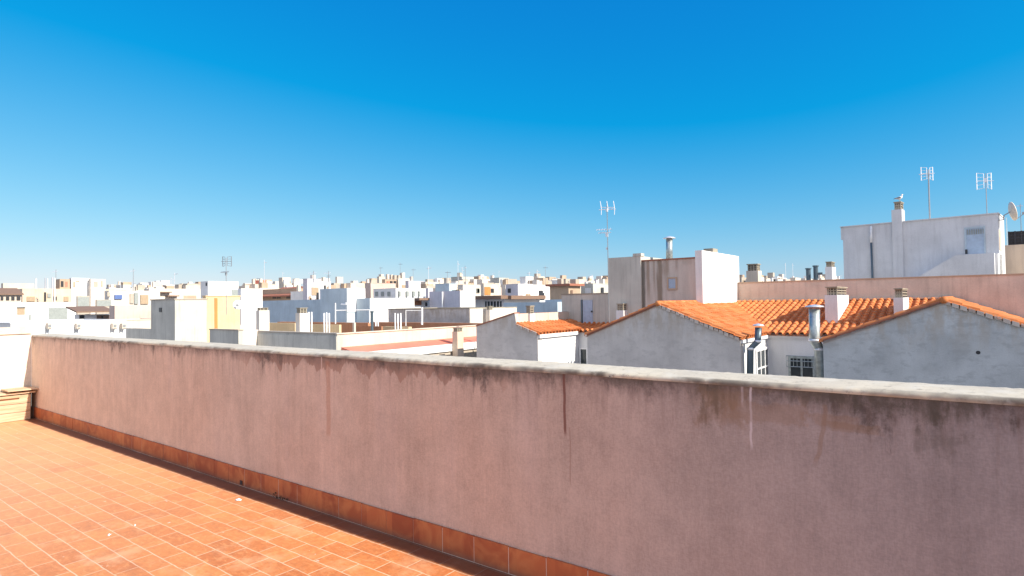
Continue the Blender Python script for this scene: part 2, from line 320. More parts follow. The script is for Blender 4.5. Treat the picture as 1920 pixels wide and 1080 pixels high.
# ---------------------------------------------------------------- ground
mb = MB(); mb.v = [(-3000, -3000, GZ), (3000, -3000, GZ), (3000, 3000, GZ), (-3000, 3000, GZ)]; mb.f = [(0, 1, 2, 3)]
struct(mb.build('ground', M['street'], org=(0, 0, GZ)))
# ---------------------------------------------------------------- our roof terrace
WY = 2.75; LX = -10.9
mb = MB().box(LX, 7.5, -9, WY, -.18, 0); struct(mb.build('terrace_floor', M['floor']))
t = thing('apartment_building', 'own apartment block below the terracotta terrace', 'building', (-1.7, -3, GZ))
MB().box(LX - .2, 7.7, -9.2, WY + .2, GZ, -.185).build('wall', M['pinkwall'], t)
MB().box(4.2, 7.2, -7.5, 1.2, 0.004, 2.75).build('stair_tower', M['warmwhite'], t)  # unseen tower added to shade the right-hand floor and cut its bounce
# parapet
pt = thing('parapet_wall', 'long weathered pink parapet wall along the terracotta roof terrace', 'wall', (-2.4, WY + .15, 0))
OY = WY + .285
mb = MB().box(LX, 7.5, WY, OY - .01, -.3, 1.168); mb.build('wall', M['parapet'], pt)
# coping with a rough rounded profile
mb = MB(); nx = 900; prof = [(-.002, 1.165), (-.003, 1.172), (-.001, 1.178), (.004, 1.183), (.012, 1.186), (.09, 1.190), (.15, 1.192), (.21, 1.192), (.265, 1.190), (.282, 1.184), (.285, 1.150)]
rn = random.Random(3); sm = [rn.gauss(0, 1) for _ in range(nx + 9)]
for i in range(nx + 1):
    x = LX + (7.5 - LX) * i / nx
    for k, (py_, pz) in enumerate(prof):
        jy = .0014 * (sm[i] + sm[i + 3]) if k in (1, 2, 3, 4) else 0
        jz = .0007 * sm[(i * 3 + k * 7) % nx] + .002 * math.sin(x * 1.7)
        if k in (0, 10): jz = -.004; jy = 0
        if k in (1,): jz += -.004 * abs(sm[i // 2])
        mb.v.append((x, WY + py_ + jy, pz + jz))
n = len(prof)
for i in range(nx):
    for k in range(n - 1): a = i * n + k; mb.f.append((a, a + n, a + n + 1, a + 1))
mb.build('coping', M['coping'], pt, smooth=True)
mb = MB(); x = LX + .02; rn = random.Random(5)
x0 = -2.1387 - .26 * 34
for i in range(72):
    a = x0 + i * .26
    if a < LX: continue
    if a > 7: break
    mb.box(a + .0025, a + .2575, WY - .012 - rn.random() * .003, WY + .01, .006, .155 + rn.random() * .004)
mb.build('skirting', M['skirt'], pt)
MB().box(LX, 7.4, WY - .0115, WY + .01, 0.002, .153).build('grout', M['grout'], pt)
q = at(452, 905, y=WY - .017)
MB().box(q.x - .018, q.x + .018, WY - .0185, WY - .0165, .018, .052).build('drain_hole', M['dark'], pt)
mb = MB(); rn = random.Random(4); q = at(528, 932, y=WY)
for k in range(26):
    x_ = q.x + rn.gauss(0, .07); z_ = .006 + abs(rn.gauss(0, .018)); r_ = .002 + rn.random() * .004; mb.tube([(x_ - r_, WY - .02, z_), (x_, WY - .024, z_ + r_ * .6), (x_ + r_, WY - .02, z_)], [.001, r_, .001], 6)
tag(mb.build('moss', flat('dark_moss', (.05, .045, .03), .95), org=(q.x, WY - .02, 0)), 'dark moss tuft growing along the foot of the skirting tiles', 'moss')['kind'] = 'stuff'
# left boundary wall
lw = thing('boundary_wall', 'bright white end wall of the terrace behind the board clad box', 'wall', (LX - .15, -3, 0))
zt = at(0, 628, x=LX).z
MB().box(LX - .3, LX, -9, WY - .001, -.3, zt).build('wall', M['warmwhite'], lw)
MB().box(LX - .33, LX + .025, -9, WY + .0, zt + .003, zt + .10).build('coping', M['cream'], lw)
# board clad box in corner
BX = at(52, 787, z=0).x
bt = thing('board_box', 'low box clad in horizontal boards with a splintered top in terrace corner', 'storage box', ((BX + LX) / 2, 1, 0))
MB().box(LX + .01, BX - .02, -3, WY - .08, 0.003, .37).build('frame', M['board'], bt)
for k, z in enumerate((.006, .125, .245)):
    MB().box(BX - .018, BX + (.004 * k), -3, WY - .075, z, z + .112).build('board', M['board'], bt)
mb = MB(); rn = random.Random(8)
yy = -3.
while yy < WY - .05:
    L_ = .5 + rn.random() * .8; y1 = min(yy + L_, WY - .015)
    zb = .372 + rn.random() * .012; mb.box(LX + .01, BX + .03 + rn.random() * .02, yy, y1 - .01, zb, zb + .022)
    if rn.random() < .8: mb.box(LX + .1, BX + .01 + rn.random() * .05, yy + .1, y1 - .15, zb + .024, zb + .04 + rn.random() * .012)
    yy = y1 if y1 < WY - .02 else 99
mb.box(LX + .02, BX + .09, WY - .35, WY - .012, .425, .442); mb.box(BX - .01, BX + .05, 1.5, WY - .2, .33, .362)
mb.build('top_board', M['board'], bt)
# litter on floor
def scrap(q, r, lab):
    p = at(*q, z=0); mb = MB(); n = 9; rn = random.Random(int(q[0])); mb.v.append((p.x, p.y, .012 + r * .15))
    for k in range(n):
        a = 2 * math.pi * k / n; rr = r * (.6 + .6 * rn.random()); mb.v.append((p.x + rr * math.cos(a), p.y + rr * .6 * math.sin(a), .001 + .008 * rn.random()))
    for k in range(n): mb.f.append((0, 1 + k, 1 + (k + 1) % n))
    mb.f.append(tuple(range(n, 0, -1)))
    tag(mb.build('plaster_flake', M['whitepaint'], org=(p.x, p.y, 0)), lab, 'litter', 'white flakes lying on the terrace tiles')
scrap((448, 938), .034, 'white flake on the tiles just outside the parapet shadow')
scrap((205, 1004), .016, 'white flake on the open tiles, nearer the photo left edge')
scrap((253, 986), .010, 'tiny white flake on the open tiles, farther back than the other open one')
# ---------------------------------------------------------------- tiled roofs
def roof_patch(mb, o, u, v, width, length, pitch=.24, course=.40, h=.088, phase=0):
    """o = top corner on ridge, u across, v down the slope (unit)"""
    o, u, v = Vector(o), Vector(u).normalized(), Vector(v).normalized()
    nn = u.cross(v); nn = nn if nn.z > 0 else -nn
    S = 12; cols = int(width / pitch * S); nc = int(math.ceil(length / course))
    for c_ in range(nc):
        l0 = c_ * course; l1 = min(l0 + course, length); b = len(mb.v)
        for row, (l, off) in enumerate(((l0, 0), (l1, .028), (l1, -.01))):
            for i in range(cols + 1):
                t = i / S; ph = (t + phase) % 1; k = abs(ph - .5) * 2
                z = h * math.sqrt(max(0, 1 - (k / .66) ** 2)) if k < .66 else -.012 * math.sin((k - .66) / .34 * 1.57)
                jit = .009 * math.sin((int(t + phase) * 12.9 + c_ * 78.2) * 43.7)
                p = o + u * (t * pitch) + v * l + nn * (z + off + jit); mb.v.append(tuple(p))
        w_ = cols + 1
        for r_ in range(2):
            for i in range(cols): a = b + r_ * w_ + i; mb.f.append((a, a + 1, a + w_ + 1, a + w_))
    # underside
    b = len(mb.v)
    for q in (o, o + u * width, o + u * width + v * length, o + v * length): mb.v.append(tuple(q - nn * .04))
    mb.f.append((b, b + 1, b + 2, b + 3))
    return mb
GY, MY, RY = 20., 23.2, 28.1        # gable face, main wall, ridge / pink wall
e1L = at(1101, 627, y=GY); e1R = at(1388, 640, y=GY); p1 = at(1234, 569, y=GY)
e2L = at(1543, 637, y=GY); p2 = at(1770, 568, y=GY)
ez = (e1L.z + e1R.z + e2L.z) / 3; pz = (p1.z + p2.z) / 2
g2R = p2.x + (p2.x - e2L.x)
print('gables', e1L, p1, e1R, e2L, p2, g2R)
row = thing('terraced_house', 'low white terraced house with two grey gables and orange tile roof', 'house', ((e1L.x + g2R) / 2, GY, GZ))
def gable_wall(par, xl, xp, xr, ezl, pz_, ezr, mat, nm='gable_wall'):
    mb = MB(); mb.prism([(xl, GZ), (xr, GZ), (xr, ezr), (xp, pz_), (xl, ezl)], 'y', GY, GY + .3); return mb.build(nm, mat, par)
gable_wall(row, e1L.x, p1.x, e1R.x, ez, pz, ez, M['gable'])
gable_wall(row, e2L.x, p2.x, g2R, ez, pz, ez, M['gable_blue'])
# side walls and the main wall of light wells
MB().box(e1R.x - .25, e1R.x - .002, GY + .3, MY, GZ, ez - .05).build('wall', M['housewhite'], row)
MB().box(e1L.x + .002, e1L.x + .25, GY + .3, MY, GZ, ez - .05).build('wall', M['housewhite'], row)
MB().box(e2L.x + .002, e2L.x + .25, GY + .3, MY, GZ, ez - .05).build('wall', M['housewhite'], row)
MB().box(e1L.x - 0.0, g2R, MY, MY + .3, GZ, ez + .02).build('wall', M['housewhite'], row)
MB().box(e1R.x + .01, e2L.x - .01, MY - .10, MY - .002, ez - .13, ez - .02).build('eaves_cornice', M['housewhite'], row)
MB().box(e1R.x, e1R.x + .09, GY + .02, MY - .1, ez - .14, ez - .03).build('eaves_cornice', M['housewhite'], row)
gs = (pz - ez) / (p1.x - e1L.x)     # gable slope
RL = math.hypot(p1.x - e1L.x, pz - ez)
def gable_roofs(par, xp, zr, half_l, half_r, slope, y0, y1):
    mb = MB()
    if half_r: roof_patch(mb, (xp, y0, zr), (0, 1, 0), (1, 0, -slope), y1 - y0, half_r * math.hypot(1, slope) + .1)
    if half_l: roof_patch(mb, (xp, y0, zr), (0, 1, 0), (-1, 0, -slope), y1 - y0, half_l * math.hypot(1, slope) + .1)
    r = mb.build('gable_roof', M['tile'], par, smooth=False)
    rm = MB(); yy = y0
    while yy < y1:
        rm.tube([(xp, yy, zr + .02), (xp, yy + .42, zr + .035)], [.10, .085], 10); yy += .40
    rm.build('ridge_tiles', M['tile'], r, smooth=True)
    return r
gable_roofs(row, p1.x, pz + .02, p1.x - e1L.x, e1R.x - p1.x, gs, GY - .06, RY - .1)
gable_roofs(row, p2.x, pz + .02, p2.x - e2L.x, g2R - p2.x, gs, GY - .06, RY - .02)
ms = (pz - ez) / (RY - MY); zR = pz + .03
mb = MB(); roof_patch(mb, (p1.x + .05, RY - .03, zR), (1, 0, 0), (0, -1, -ms), p2.x - p1.x, math.hypot(RY - MY, pz - ez) + .15)
mr = mb.build('main_roof', M['tile'], row)
rm = MB(); xx = p1.x + .3
while xx < p2.x - .2: rm.box(xx, xx + .41, RY - .12, RY - .002, zR + .02, zR + .085); xx += .42
rm.build('roof_flashing', M['peach'], mr)
# mortar verges
def verge(par, xa, za, xb, zb, n_):
    mb = MB()
    for i in range(n_):
        t0, t1 = i / n_, (i + .82) / n_
        x0_, x1_ = xa + (xb - xa) * t0, xa + (xb - xa) * t1; z0_, z1_ = za + (zb - za) * t0, za + (zb - za) * t1
        o = .012 * ((i * 7) % 3)
        mb.prism([(x0_, z0_ - .06 - o), (x1_, z1_ - .06 - o), (x1_, z1_ + .03), (x0_, z0_ + .03)], 'y', GY - .045 - o, GY - .003)
    mb.build('verge', M['mortar'], par)
verge(row, p1.x, pz, e1R.x, ez, 17); verge(row, p2.x, pz, g2R, ez, 17)
for (xa, xb) in ((p1.x, e1L.x), (p2.x, e2L.x)):
    MB().prism([(xa, pz - .0), (xb, ez), (xb, ez + .05), (xa, pz + .05)], 'y', GY - .05, GY - .004).build('verge', M['redtile'], row)
q = at(1834, 661, y=GY); MB().tube([(q.x, GY - .004, q.z), (q.x, GY + .002, q.z)], .05, 10).build('wall_hole', M['dark'], row)
# chimneys
def chimney(par, q, D, mat, cap='slots', zb=None, nm='chimney', top_px=None):
    """q = pxL, pxC, pxR, shaft top py, cap top py, capL, capR"""
    pL, pC, pR, pyT, pyC, cL, cR, pyB = q
    c_ = at(pC, pyT, D=D); x0_ = at(pL, pyT, y=c_.y).x; y1_ = at(pR, pyT, x=c_.x).y
    z0_ = at(pC, pyB, y=c_.y).z if zb is None else zb
    s_ = MB().box(x0_, c_.x, c_.y, y1_, z0_, c_.z).build(nm, mat, par)
    zc = at(pC, pyC, y=c_.y).z; wx, wy = c_.x - x0_, y1_ - c_.y
    ix = wx * .12; iy = wy * .12; hh = zc - c_.z; k = 3; cm = MB()
    ax, bx_ = x0_ + ix * .8, c_.x - ix * .8; ay, by_ = c_.y + iy * .8, y1_ - iy * .8
    cm.box(ax - ix * .6, bx_ + ix * .6, ay - iy * .6, by_ + iy * .6, zc - hh * .12, zc)
    for i in range(k):
        z_ = c_.z + .003 + hh * .88 * i / k
        cm.box(ax + .05, bx_ - .05, ay + .05, by_ - .05, z_, z_ + hh * .88 / k * .98) if i < 0 else None
        cm.box(ax, bx_, ay, by_, z_ + hh * .18, z_ + hh * .29)
        for xx_ in [ax + (bx_ - ax - .05) * j / 3 for j in range(4)]:
            for yy_ in (ay, by_ - .05): cm.box(xx_ + .002, xx_ + .048, yy_ + .002, yy_ + .048, z_, z_ + hh * .168)
        for yy_ in [ay + (by_ - ay - .05) * j / 2 for j in (1,)]:
            for xx_ in (ax, bx_ - .05): cm.box(xx_ + .002, xx_ + .048, yy_ + .002, yy_ + .048, z_, z_ + hh * .168)
    cm.build('chimney_cap', M['conc'], s_)
    MB().box(ax + wx * .08, bx_ - wx * .08, ay + wy * .08, by_ - wy * .08, c_.z + .001, zc - hh * .13).build('flue', M['dark'], s_)
    return s_, c_
Dm = at(1570, 600, y=24.6); DD = (Dm - EYE).dot(f2)
chimney(row, (1546, 1570, 1591, 553, 537, 0, 0, 640), DD, M['housewhite'])
Dm = at(1692, 600, y=24.3); DD = (Dm - EYE).dot(f2)
chimney(row, (1675, 1693, 1704, 558, 540, 0, 0, 620), DD, M['housewhite'])
# windows: frame + glass in a plane
def window(par, px0, px1, py0, py1, x=None, y=None, frame=M['whitepaint'], pane=M['glass'], mull=1, nm='window', th=.06, rail=0):
    a = at(px0, py0, x=x, y=y); b = at(px1, py1, x=x, y=y)
    z0_, z1_ = min(a.z, b.z), max(a.z, b.z); fr = MB(); t_ = min(th, (z1_ - z0_) * .2)
    if y is not None:
        u0, u1 = sorted((a.x, b.x)); B = lambda a0, a1, c0, c1, d0, d1, m_: m_.box(a0, a1, y - d1, y - d0, c0, c1)
    else:
        u0, u1 = sorted((a.y, b.y)); B = lambda a0, a1, c0, c1, d0, d1, m_: m_.box(x + d0, x + d1, a0, a1, c0, c1)
    B(u0, u1, z0_, z0_ + t_, .004, .045, fr); B(u0, u1, z1_ - t_, z1_, .004, .045, fr)
    B(u0, u0 + t_, z0_ + t_, z1_ - t_, .004, .045, fr); B(u1 - t_, u1, z0_ + t_, z1_ - t_, .004, .045, fr)
    for k in range(mull):
        c_ = u0 + (u1 - u0) * (k + 1) / (mull + 1); B(c_ - t_ * .4, c_ + t_ * .4, z0_ + t_, z1_ - t_, .004, .045, fr)
    for k in range(rail):
        c_ = z0_ + (z1_ - z0_) * (k + 1) / (rail + 1); B(u0 + t_, u1 - t_, c_ - t_ * .3, c_ + t_ * .3, .006, .043, fr)
    o = fr.build(nm, frame, par)
    pm = MB(); B(u0 + t_ * .5, u1 - t_ * .5, z0_ + t_ * .5, z1_ - t_ * .5, .003, .02, pm); pm.build('pane', pane, o)
    return o
def panel(par, px0, px1, py0, py1, mat, x=None, y=None, nm='window', d=.03, parent_sub=None):
    a = at(px0, py0, x=x, y=y); b = at(px1, py1, x=x, y=y)
    mb = MB()
    if y is not None: mb.box(a.x, b.x, y - d, y - .003, a.z, b.z)
    else: mb.box(x + .003, x + d, a.y, b.y, a.z, b.z)
    return mb.build(nm, mat, par)
# sunlit side window of the first well and grilled window of the back wall
window(row, 1416, 1441, 655, 720, x=e1R.x, mull=2, rail=1, th=.09)
window(row, 1478, 1530, 667, 730, y=MY, mull=1, rail=0, th=.08, frame=M['galv'])
a = at(1476, 666, y=MY); b = at(1531, 685, y=MY); gm = MB()
for k in range(9):
    x_ = a.x + (b.x - a.x) * k / 8; gm.tube([(x_, MY - .16, a.z - .38), (x_, MY - .16, a.z)], .009, 5)
for z_ in (a.z, a.z - .18, a.z - .38): gm.tube([(a.x, MY - .16, z_), (b.x, MY - .16, z_)], .014, 5)
gm.build('window_grille', M['galv'], row)
# flue pipes in the wells
def pipe_px(par, pts, D, r, mat, nm='flue_pipe', hat=True):
    P = [at(*p, D=D) for p in pts]; mb = MB().tube(P, r, 14); o = mb.build(nm, mat, par, smooth=True)
    for p in P[1:-1]: MB().tube([p - UP * .04, p + UP * .04], r * 1.12, 14).build('pipe_collar', M['alu'], o, smooth=True)
    if hat:
        t_ = P[0]; MB().tube([t_ + UP * .05, t_ + UP * .09, t_ + UP * .13], [r * 1.8, r * 1.6, .02], 14).build('rain_cap', M['alu'], o, smooth=True)
    return o
dA = (at(1412, 640, x=e1R.x + .3, ) - EYE).dot(f2)
pipe_px(row, [(1422, 614), (1421, 640), (1407, 654), (1406, 730)], dA, .105, M['darkpipe'])
dB = (at(1535, 640, y=GY + .35) - EYE).dot(f2)
pipe_px(row, [(1527, 579), (1527, 638), (1537, 655), (1538, 740)], dB, .155, M['galv'])
# first (left) house
hA = thing('terraced_house', 'small white terraced house with a lopsided grey gable, left of two-gabled one', 'house', (-15.5, GY, GZ))
a0 = at(893, 612, y=GY); a1 = at(965, 588, y=GY); a2 = at(968, 608, y=GY); a3 = at(1008, 625, y=GY)
mb = MB(); mb.prism([(a0.x, GZ), (a3.x, GZ), (a3.x, a3.z), (a2.x, a2.z), (a1.x, a1.z), (a0.x, a0.z)], 'y', GY, GY + .3); mb.build('gable_wall', M['gable'], hA)
MB().prism([(a0.x, a0.z), (a1.x, a1.z), (a1.x, a1.z + .05), (a0.x, a0.z + .05)], 'y', GY - .04, GY + .34).build('verge', M['redtile'], hA)
mb = MB(); mb.prism([(a0.x, a0.z), (a1.x, a1.z), (a1.x, a1.z - .1), (a0.x, a0.z - .1)], 'y', GY + .3, MY + 1.6); mb.build('side_roof', M['redtile'], hA)
MB().box(a1.x - .2, a1.x + .02, GY + .3, MY + 1.7, a3.z - 1, a1.z - .01).build('wall', M['cream'], hA)
MB().box(a3.x - .25, a3.x - .002, GY + .3, MY, GZ, a3.z - .04).build('wall', M['housewhite'], hA)
MB().box(a3.x, a3.x + .1, GY + .02, MY - .1, a3.z - .2, a3.z - .05).build('eaves_cornice', M['housewhite'], hA)
MB().box(a3.x - .2, e1L.x - .003, MY, MY + .3, GZ, ez + .0).build('wall', M['housewhite'], hA)
sl0 = (a2.z - a3.z) / (a3.x - a2.x)
mb = MB(); roof_patch(mb, (a2.x, GY - .06, a2.z + .02), (0, 1, 0), (1, 0, -sl0), MY - GY + 1.8, (a3.x - a2.x) * math.hypot(1, sl0) + .12); mb.build('gable_roof', M['tile'], hA)
mb = MB(); roof_patch(mb, (a3.x - .6, MY + 1.75, ez + 1.8 * ms), (1, 0, 0), (0, -1, -ms), e1L.x - a3.x + .9, math.hypot(1.8, 1.8 * ms) + .15); mb.build('main_roof', M['tile'], hA)
verge(hA, a2.x, a2.z, a3.x, a3.z, 9)
window(hA, 1087, 1103, 652, 700, y=MY, mull=0)
bw0 = at(1004, 588, y=MY + 1.9); bw1 = at(1053, 586, y=MY + 1.9)
MB().box(a1.x + .03, a1.x + .25, MY + 1.8, MY + 5.5, -2, at(1020, 588, y=MY + 3).z).build('wall', M['cream'], hA)
MB().box(a1.x + .05, at(1054, 586, y=MY + 5.6).x, MY + 5.5, MY + 5.7, -2, at(1030, 586, y=MY + 5.5).z).build('wall', M['peach'], hA)
Dm = at(993, 600, y=GY + .9); chimney(hA, (985, 994, 1003, 588, 573, 0, 0, 618), (Dm - EYE).dot(f2), M['housewhite'])
# central stair tower block
ct = thing('stair_tower', 'grey stained stair tower with a bright white side rising behind the gables', 'building', (-10.8, 26.5, GZ))
CY = 23.6
L0 = at(1140, 484, y=CY); L1 = at(1201, 480, y=CY); 
MB().box(L0.x, L1.x, CY, CY + 4.9, -3, (L0.z + L1.z) / 2).build('left_block', M['grey'], ct)
cx = at(1316, 470, y=CY).x
mz = at(1255, 487, y=CY + .08).z
MB().box(L1.x + .002, cx - .3, CY + .08, CY + 4.6, -3, mz).build('middle_wall', M['stained'], ct)
MB().box(L1.x + .01, cx - .31, CY + .04, CY + .3, mz + .002, mz + .05).build('coping', M['redtile'], ct)
yb = at(1385, 475, x=cx).y
MB().box(cx - .28, cx, CY, yb, -3, at(1316, 469, y=CY).z).build('white_side_wall', M['white'], ct)
MB().box(L1.x - .35, L1.x + .03, CY - .02, CY + .3, (L0.z + L1.z) / 2 + .002, (L0.z + L1.z) / 2 + .12).build('coping_block', M['grey'], ct)
window(ct, 1251, 1270, 520, 543, y=CY + .08, pane=M['blueshutter'], frame=M['tan'], mull=0)
q = at(1254, 480, D=26)
fp = MB().tube([at(1255, 492, D=26), at(1255, 447, D=26)], .14, 16).build('flue_pipe', M['galv'], ct, smooth=True)
q = at(1255, 447, D=26); MB().tube([q, q + UP * .03, q + UP * .10], [.27, .25, .03], 16).build('rain_cap', M['alu'], fp, smooth=True)
q = at(1347, 469, x=cx); MB().box(cx - .6, cx - .2, q.y - .1, q.y + .5, q.z - .2, q.z + .09).build('vent_cap', M['conc'], ct)
# annex with door
an0 = at(1053, 553, y=CY + .6)
AX = MB().box(an0.x, L0.x - .002, CY + .6, CY + 4, -3, an0.z).build('annex', M['grey'], ct)
MB().box(an0.x - .03, L0.x - .01, CY + .57, CY + .8, an0.z + .002, an0.z + .05).build('coping', M['conc'], ct)
dr = panel(ct, 1093, 1112, 563, 612, M['blueshutter'], y=CY + .6, nm='door', d=.03)
panel(ct, 1090, 1093.3, 562, 612, M['darkpipe'], y=CY + .6, nm='door_reveal', d=.06)
q = at(1109.5, 584, y=CY + .55); MB().box(q.x - .03, q.x + .03, q.y - .03, q.y + .018, q.z - .04, q.z + .04).build('handle', M['dark'], dr)
# small chimney at tower foot (1155-1177)
Dm = at(1165, 590, y=GY + 3.2); chimney(ct, (1155, 1169, 1177, 582, 569, 0, 0, 605), (Dm - EYE).dot(f2), M['housewhite'])
# ---------------------------------------------------------------- pink wall
pw = thing('parapet_wall', 'faded pink rendered wall running behind the orange tile roofs', 'wall', (1, RY + .12, GZ))
pzt = at(1400, 531, y=RY).z
MB().box(cx + .01, 16, RY, RY + .25, GZ, pzt).build('wall', M['pinkwall'], pw)
MB().box(cx + .01, 16, RY - .03, RY + .28, pzt + .002, pzt + .05).build('coping', M['tan'], pw)
MB().box(cx + .01, 16, RY + .25, 47, GZ, .4).build('roof_deck', M['stone'], pw)
# things on roof behind the pink wall
def yplane_D(px_, py_, y): return (at(px_, py_, y=y) - EYE).dot(f2)
chimney(pw, (1399, 1421, 1428, 507, 494, 0, 0, 560), yplane_D(1421, 507, 30.5), M['cream'])
chimney(pw, (1547, 1560, 1567, 500, 490, 0, 0, 560), yplane_D(1560, 500, 32), M['housewhite'])
for (p0, p1_, pt_, lab) in ((1512, 1519, 505, 0), (1525.5, 1533, 500, 1)):
    D_ = yplane_D(1520, 520, 33); a = at((p0 + p1_) / 2, pt_, D=D_); 
    m_ = MB().tube([(a.x, a.y, .4), (a.x, a.y, a.z)], .11, 10); m_.tube([(a.x, a.y, a.z + .001), (a.x, a.y, a.z + .06)], .145, 10)
    if lab: m_.box(a.x, a.x + .3, a.y - .06, a.y + .06, a.z - .42, a.z - .3)
    m_.build('vent_pipe', M['darkpipe'], pw, smooth=False)
# white stair building on the right
RYY = 34.
pv = at(1871, 400, y=RYY); pv.z = .4; RA = -.118
rb = thing('stair_tower', 'large white stair tower in shade with a door, behind the pink wall', 'building', tuple(pv))
rb.rotation_euler.z = RA
FR[0] = (Matrix.Translation(pv) @ Matrix.Rotation(RA, 4, 'Z') @ Matrix.Translation(-pv)).inverted()
r0 = at(1580, 427, y=RYY); r1 = at(1871, 400, y=RYY); rs_ = at(1690, 414, y=RYY)
yb = at(1882, 403, x=r1.x).y; print('yb', yb)
MB().box(r0.x, r1.x, RYY, yb, .41, (r0.z + r1.z) / 2).build('wall', M['towerwhite'], rb)
MB().box(r0.x - .12, r1.x + .03, RYY - .05, yb + .05, (r0.z + r1.z) / 2 + .002, (r0.z + r1.z) / 2 + .05).build('coping', M['towerwhite'], rb)
MB().box(r0.x - .1, r0.x - .002, RYY + .02, RYY + .5, (r0.z + r1.z) / 2 - .62, (r0.z + r1.z) / 2 - .02).build('wall_lip', M['towerwhite'], rb)
# pilaster chimney
c_ = at(1695, 392, y=RYY - .12); xl = at(1671, 392, y=RYY - .12).x
zc = at(1684, 393, y=RYY).z
ch = MB().box(xl, c_.x - .1, RYY - .1, RYY + .55, .41, zc).build('chimney', M['towerwhite'], rb)
chimney(rb, (1675, 1690, 1696, 393, 377, 0, 0, 396), (FR[0].inverted() @ at(1690, 393, y=RYY + .05) - EYE).dot(f2), M['towerwhite'])
# downpipe
q0 = at(1633.5, 424, y=RYY - .09); q1 = at(1633.5, 455, y=RYY - .09)
MB().tube([q1, q0], .055, 10).build('downpipe_top', M['whitepaint'], rb, smooth=True)
MB().tube([(q0.x, q0.y, .42), q1], .045, 10).build('downpipe', M['darkpipe'], rb, smooth=True)
# door
dr = window(rb, 1808, 1849, 427, 480, y=RYY, frame=M['bluegrey'], pane=M['blueshutter'], mull=0, nm='door')
ap = at(1812, 431, y=RYY); bp = at(1846, 438, y=RYY); lm = MB()
for k in range(8):
    x_ = ap.x + (bp.x - ap.x) * (k + .5) / 8; lm.box(x_ - .022, x_ + .022, RYY - .045, RYY - .022, bp.z, ap.z)
lm.build('door_louvre', M['greyshutter'], dr)
q = at(1811.5, 470, y=RYY - .05); MB().box(q.x - .03, q.x + .05, q.y - .05, q.y, q.z - .15, q.z + .05).build('handle', M['dark'], dr)
# stair flank wall in front
s0 = at(1720, 521, y=RYY - .9); s1 = at(1792, 478, y=RYY - .9); s2 = at(1864, 476, y=RYY - .9)
ye = at(1881, 500, x=s2.x).y
MB().prism([(s0.x - .6, .41), (s2.x, .41), (s2.x, s1.z), (s1.x, s1.z), (s0.x - .6, s0.z - .36)], 'y', RYY - .9, RYY - .003).build('stair_flank_wall', M['towerwhite'], rb)
MB().box(s2.x - .005, r1.x + .0, RYY - .6, RYY + 1.2, .41, s1.z - .004).build('landing_wall', M['towerwhite'], rb)
# grating on lit side
panel(rb, 1872.5, 1877.5, 430, 470, M['peach'], x=r1.x, nm='window', d=.02)
FR[0] = None
# cream block far right with lattice
cb = thing('roof_wall', 'peach coloured rooftop wall right of the white stair tower', 'wall', (8, 37.2, .4))
c0 = at(1884, 460, y=37.)
MB().box(c0.x - .6, c0.x + 5, 37, 37.3, .41, c0.z).build('wall', M['peach'], cb)
ls = thing('lattice_screen', 'dark lattice screen standing on the peach rooftop wall', 'screen', (c0.x + 2.5, 37.15, c0.z))
l0 = at(1891, 434, y=37.1); lm = MB(); W_ = 4.2
for k in range(19): lm.box(l0.x + W_ * k / 18 - .03, l0.x + W_ * k / 18 + .03, 37.08, 37.12, c0.z + .02, l0.z)
for k in range(5): z_ = c0.z + .04 + (l0.z - c0.z - .08) * k / 4; lm.box(l0.x - .03, l0.x + W_ + .03, 37.125, 37.16, z_ - .03, z_ + .03)
lm.build('lattice', M['dark'], ls); MB().box(l0.x, l0.x + W_, 37.165, 37.19, c0.z + .03, l0.z - .03).build('backing_sheet', flat('charcoal_sheet', (.06, .055, .055), .7), ls)
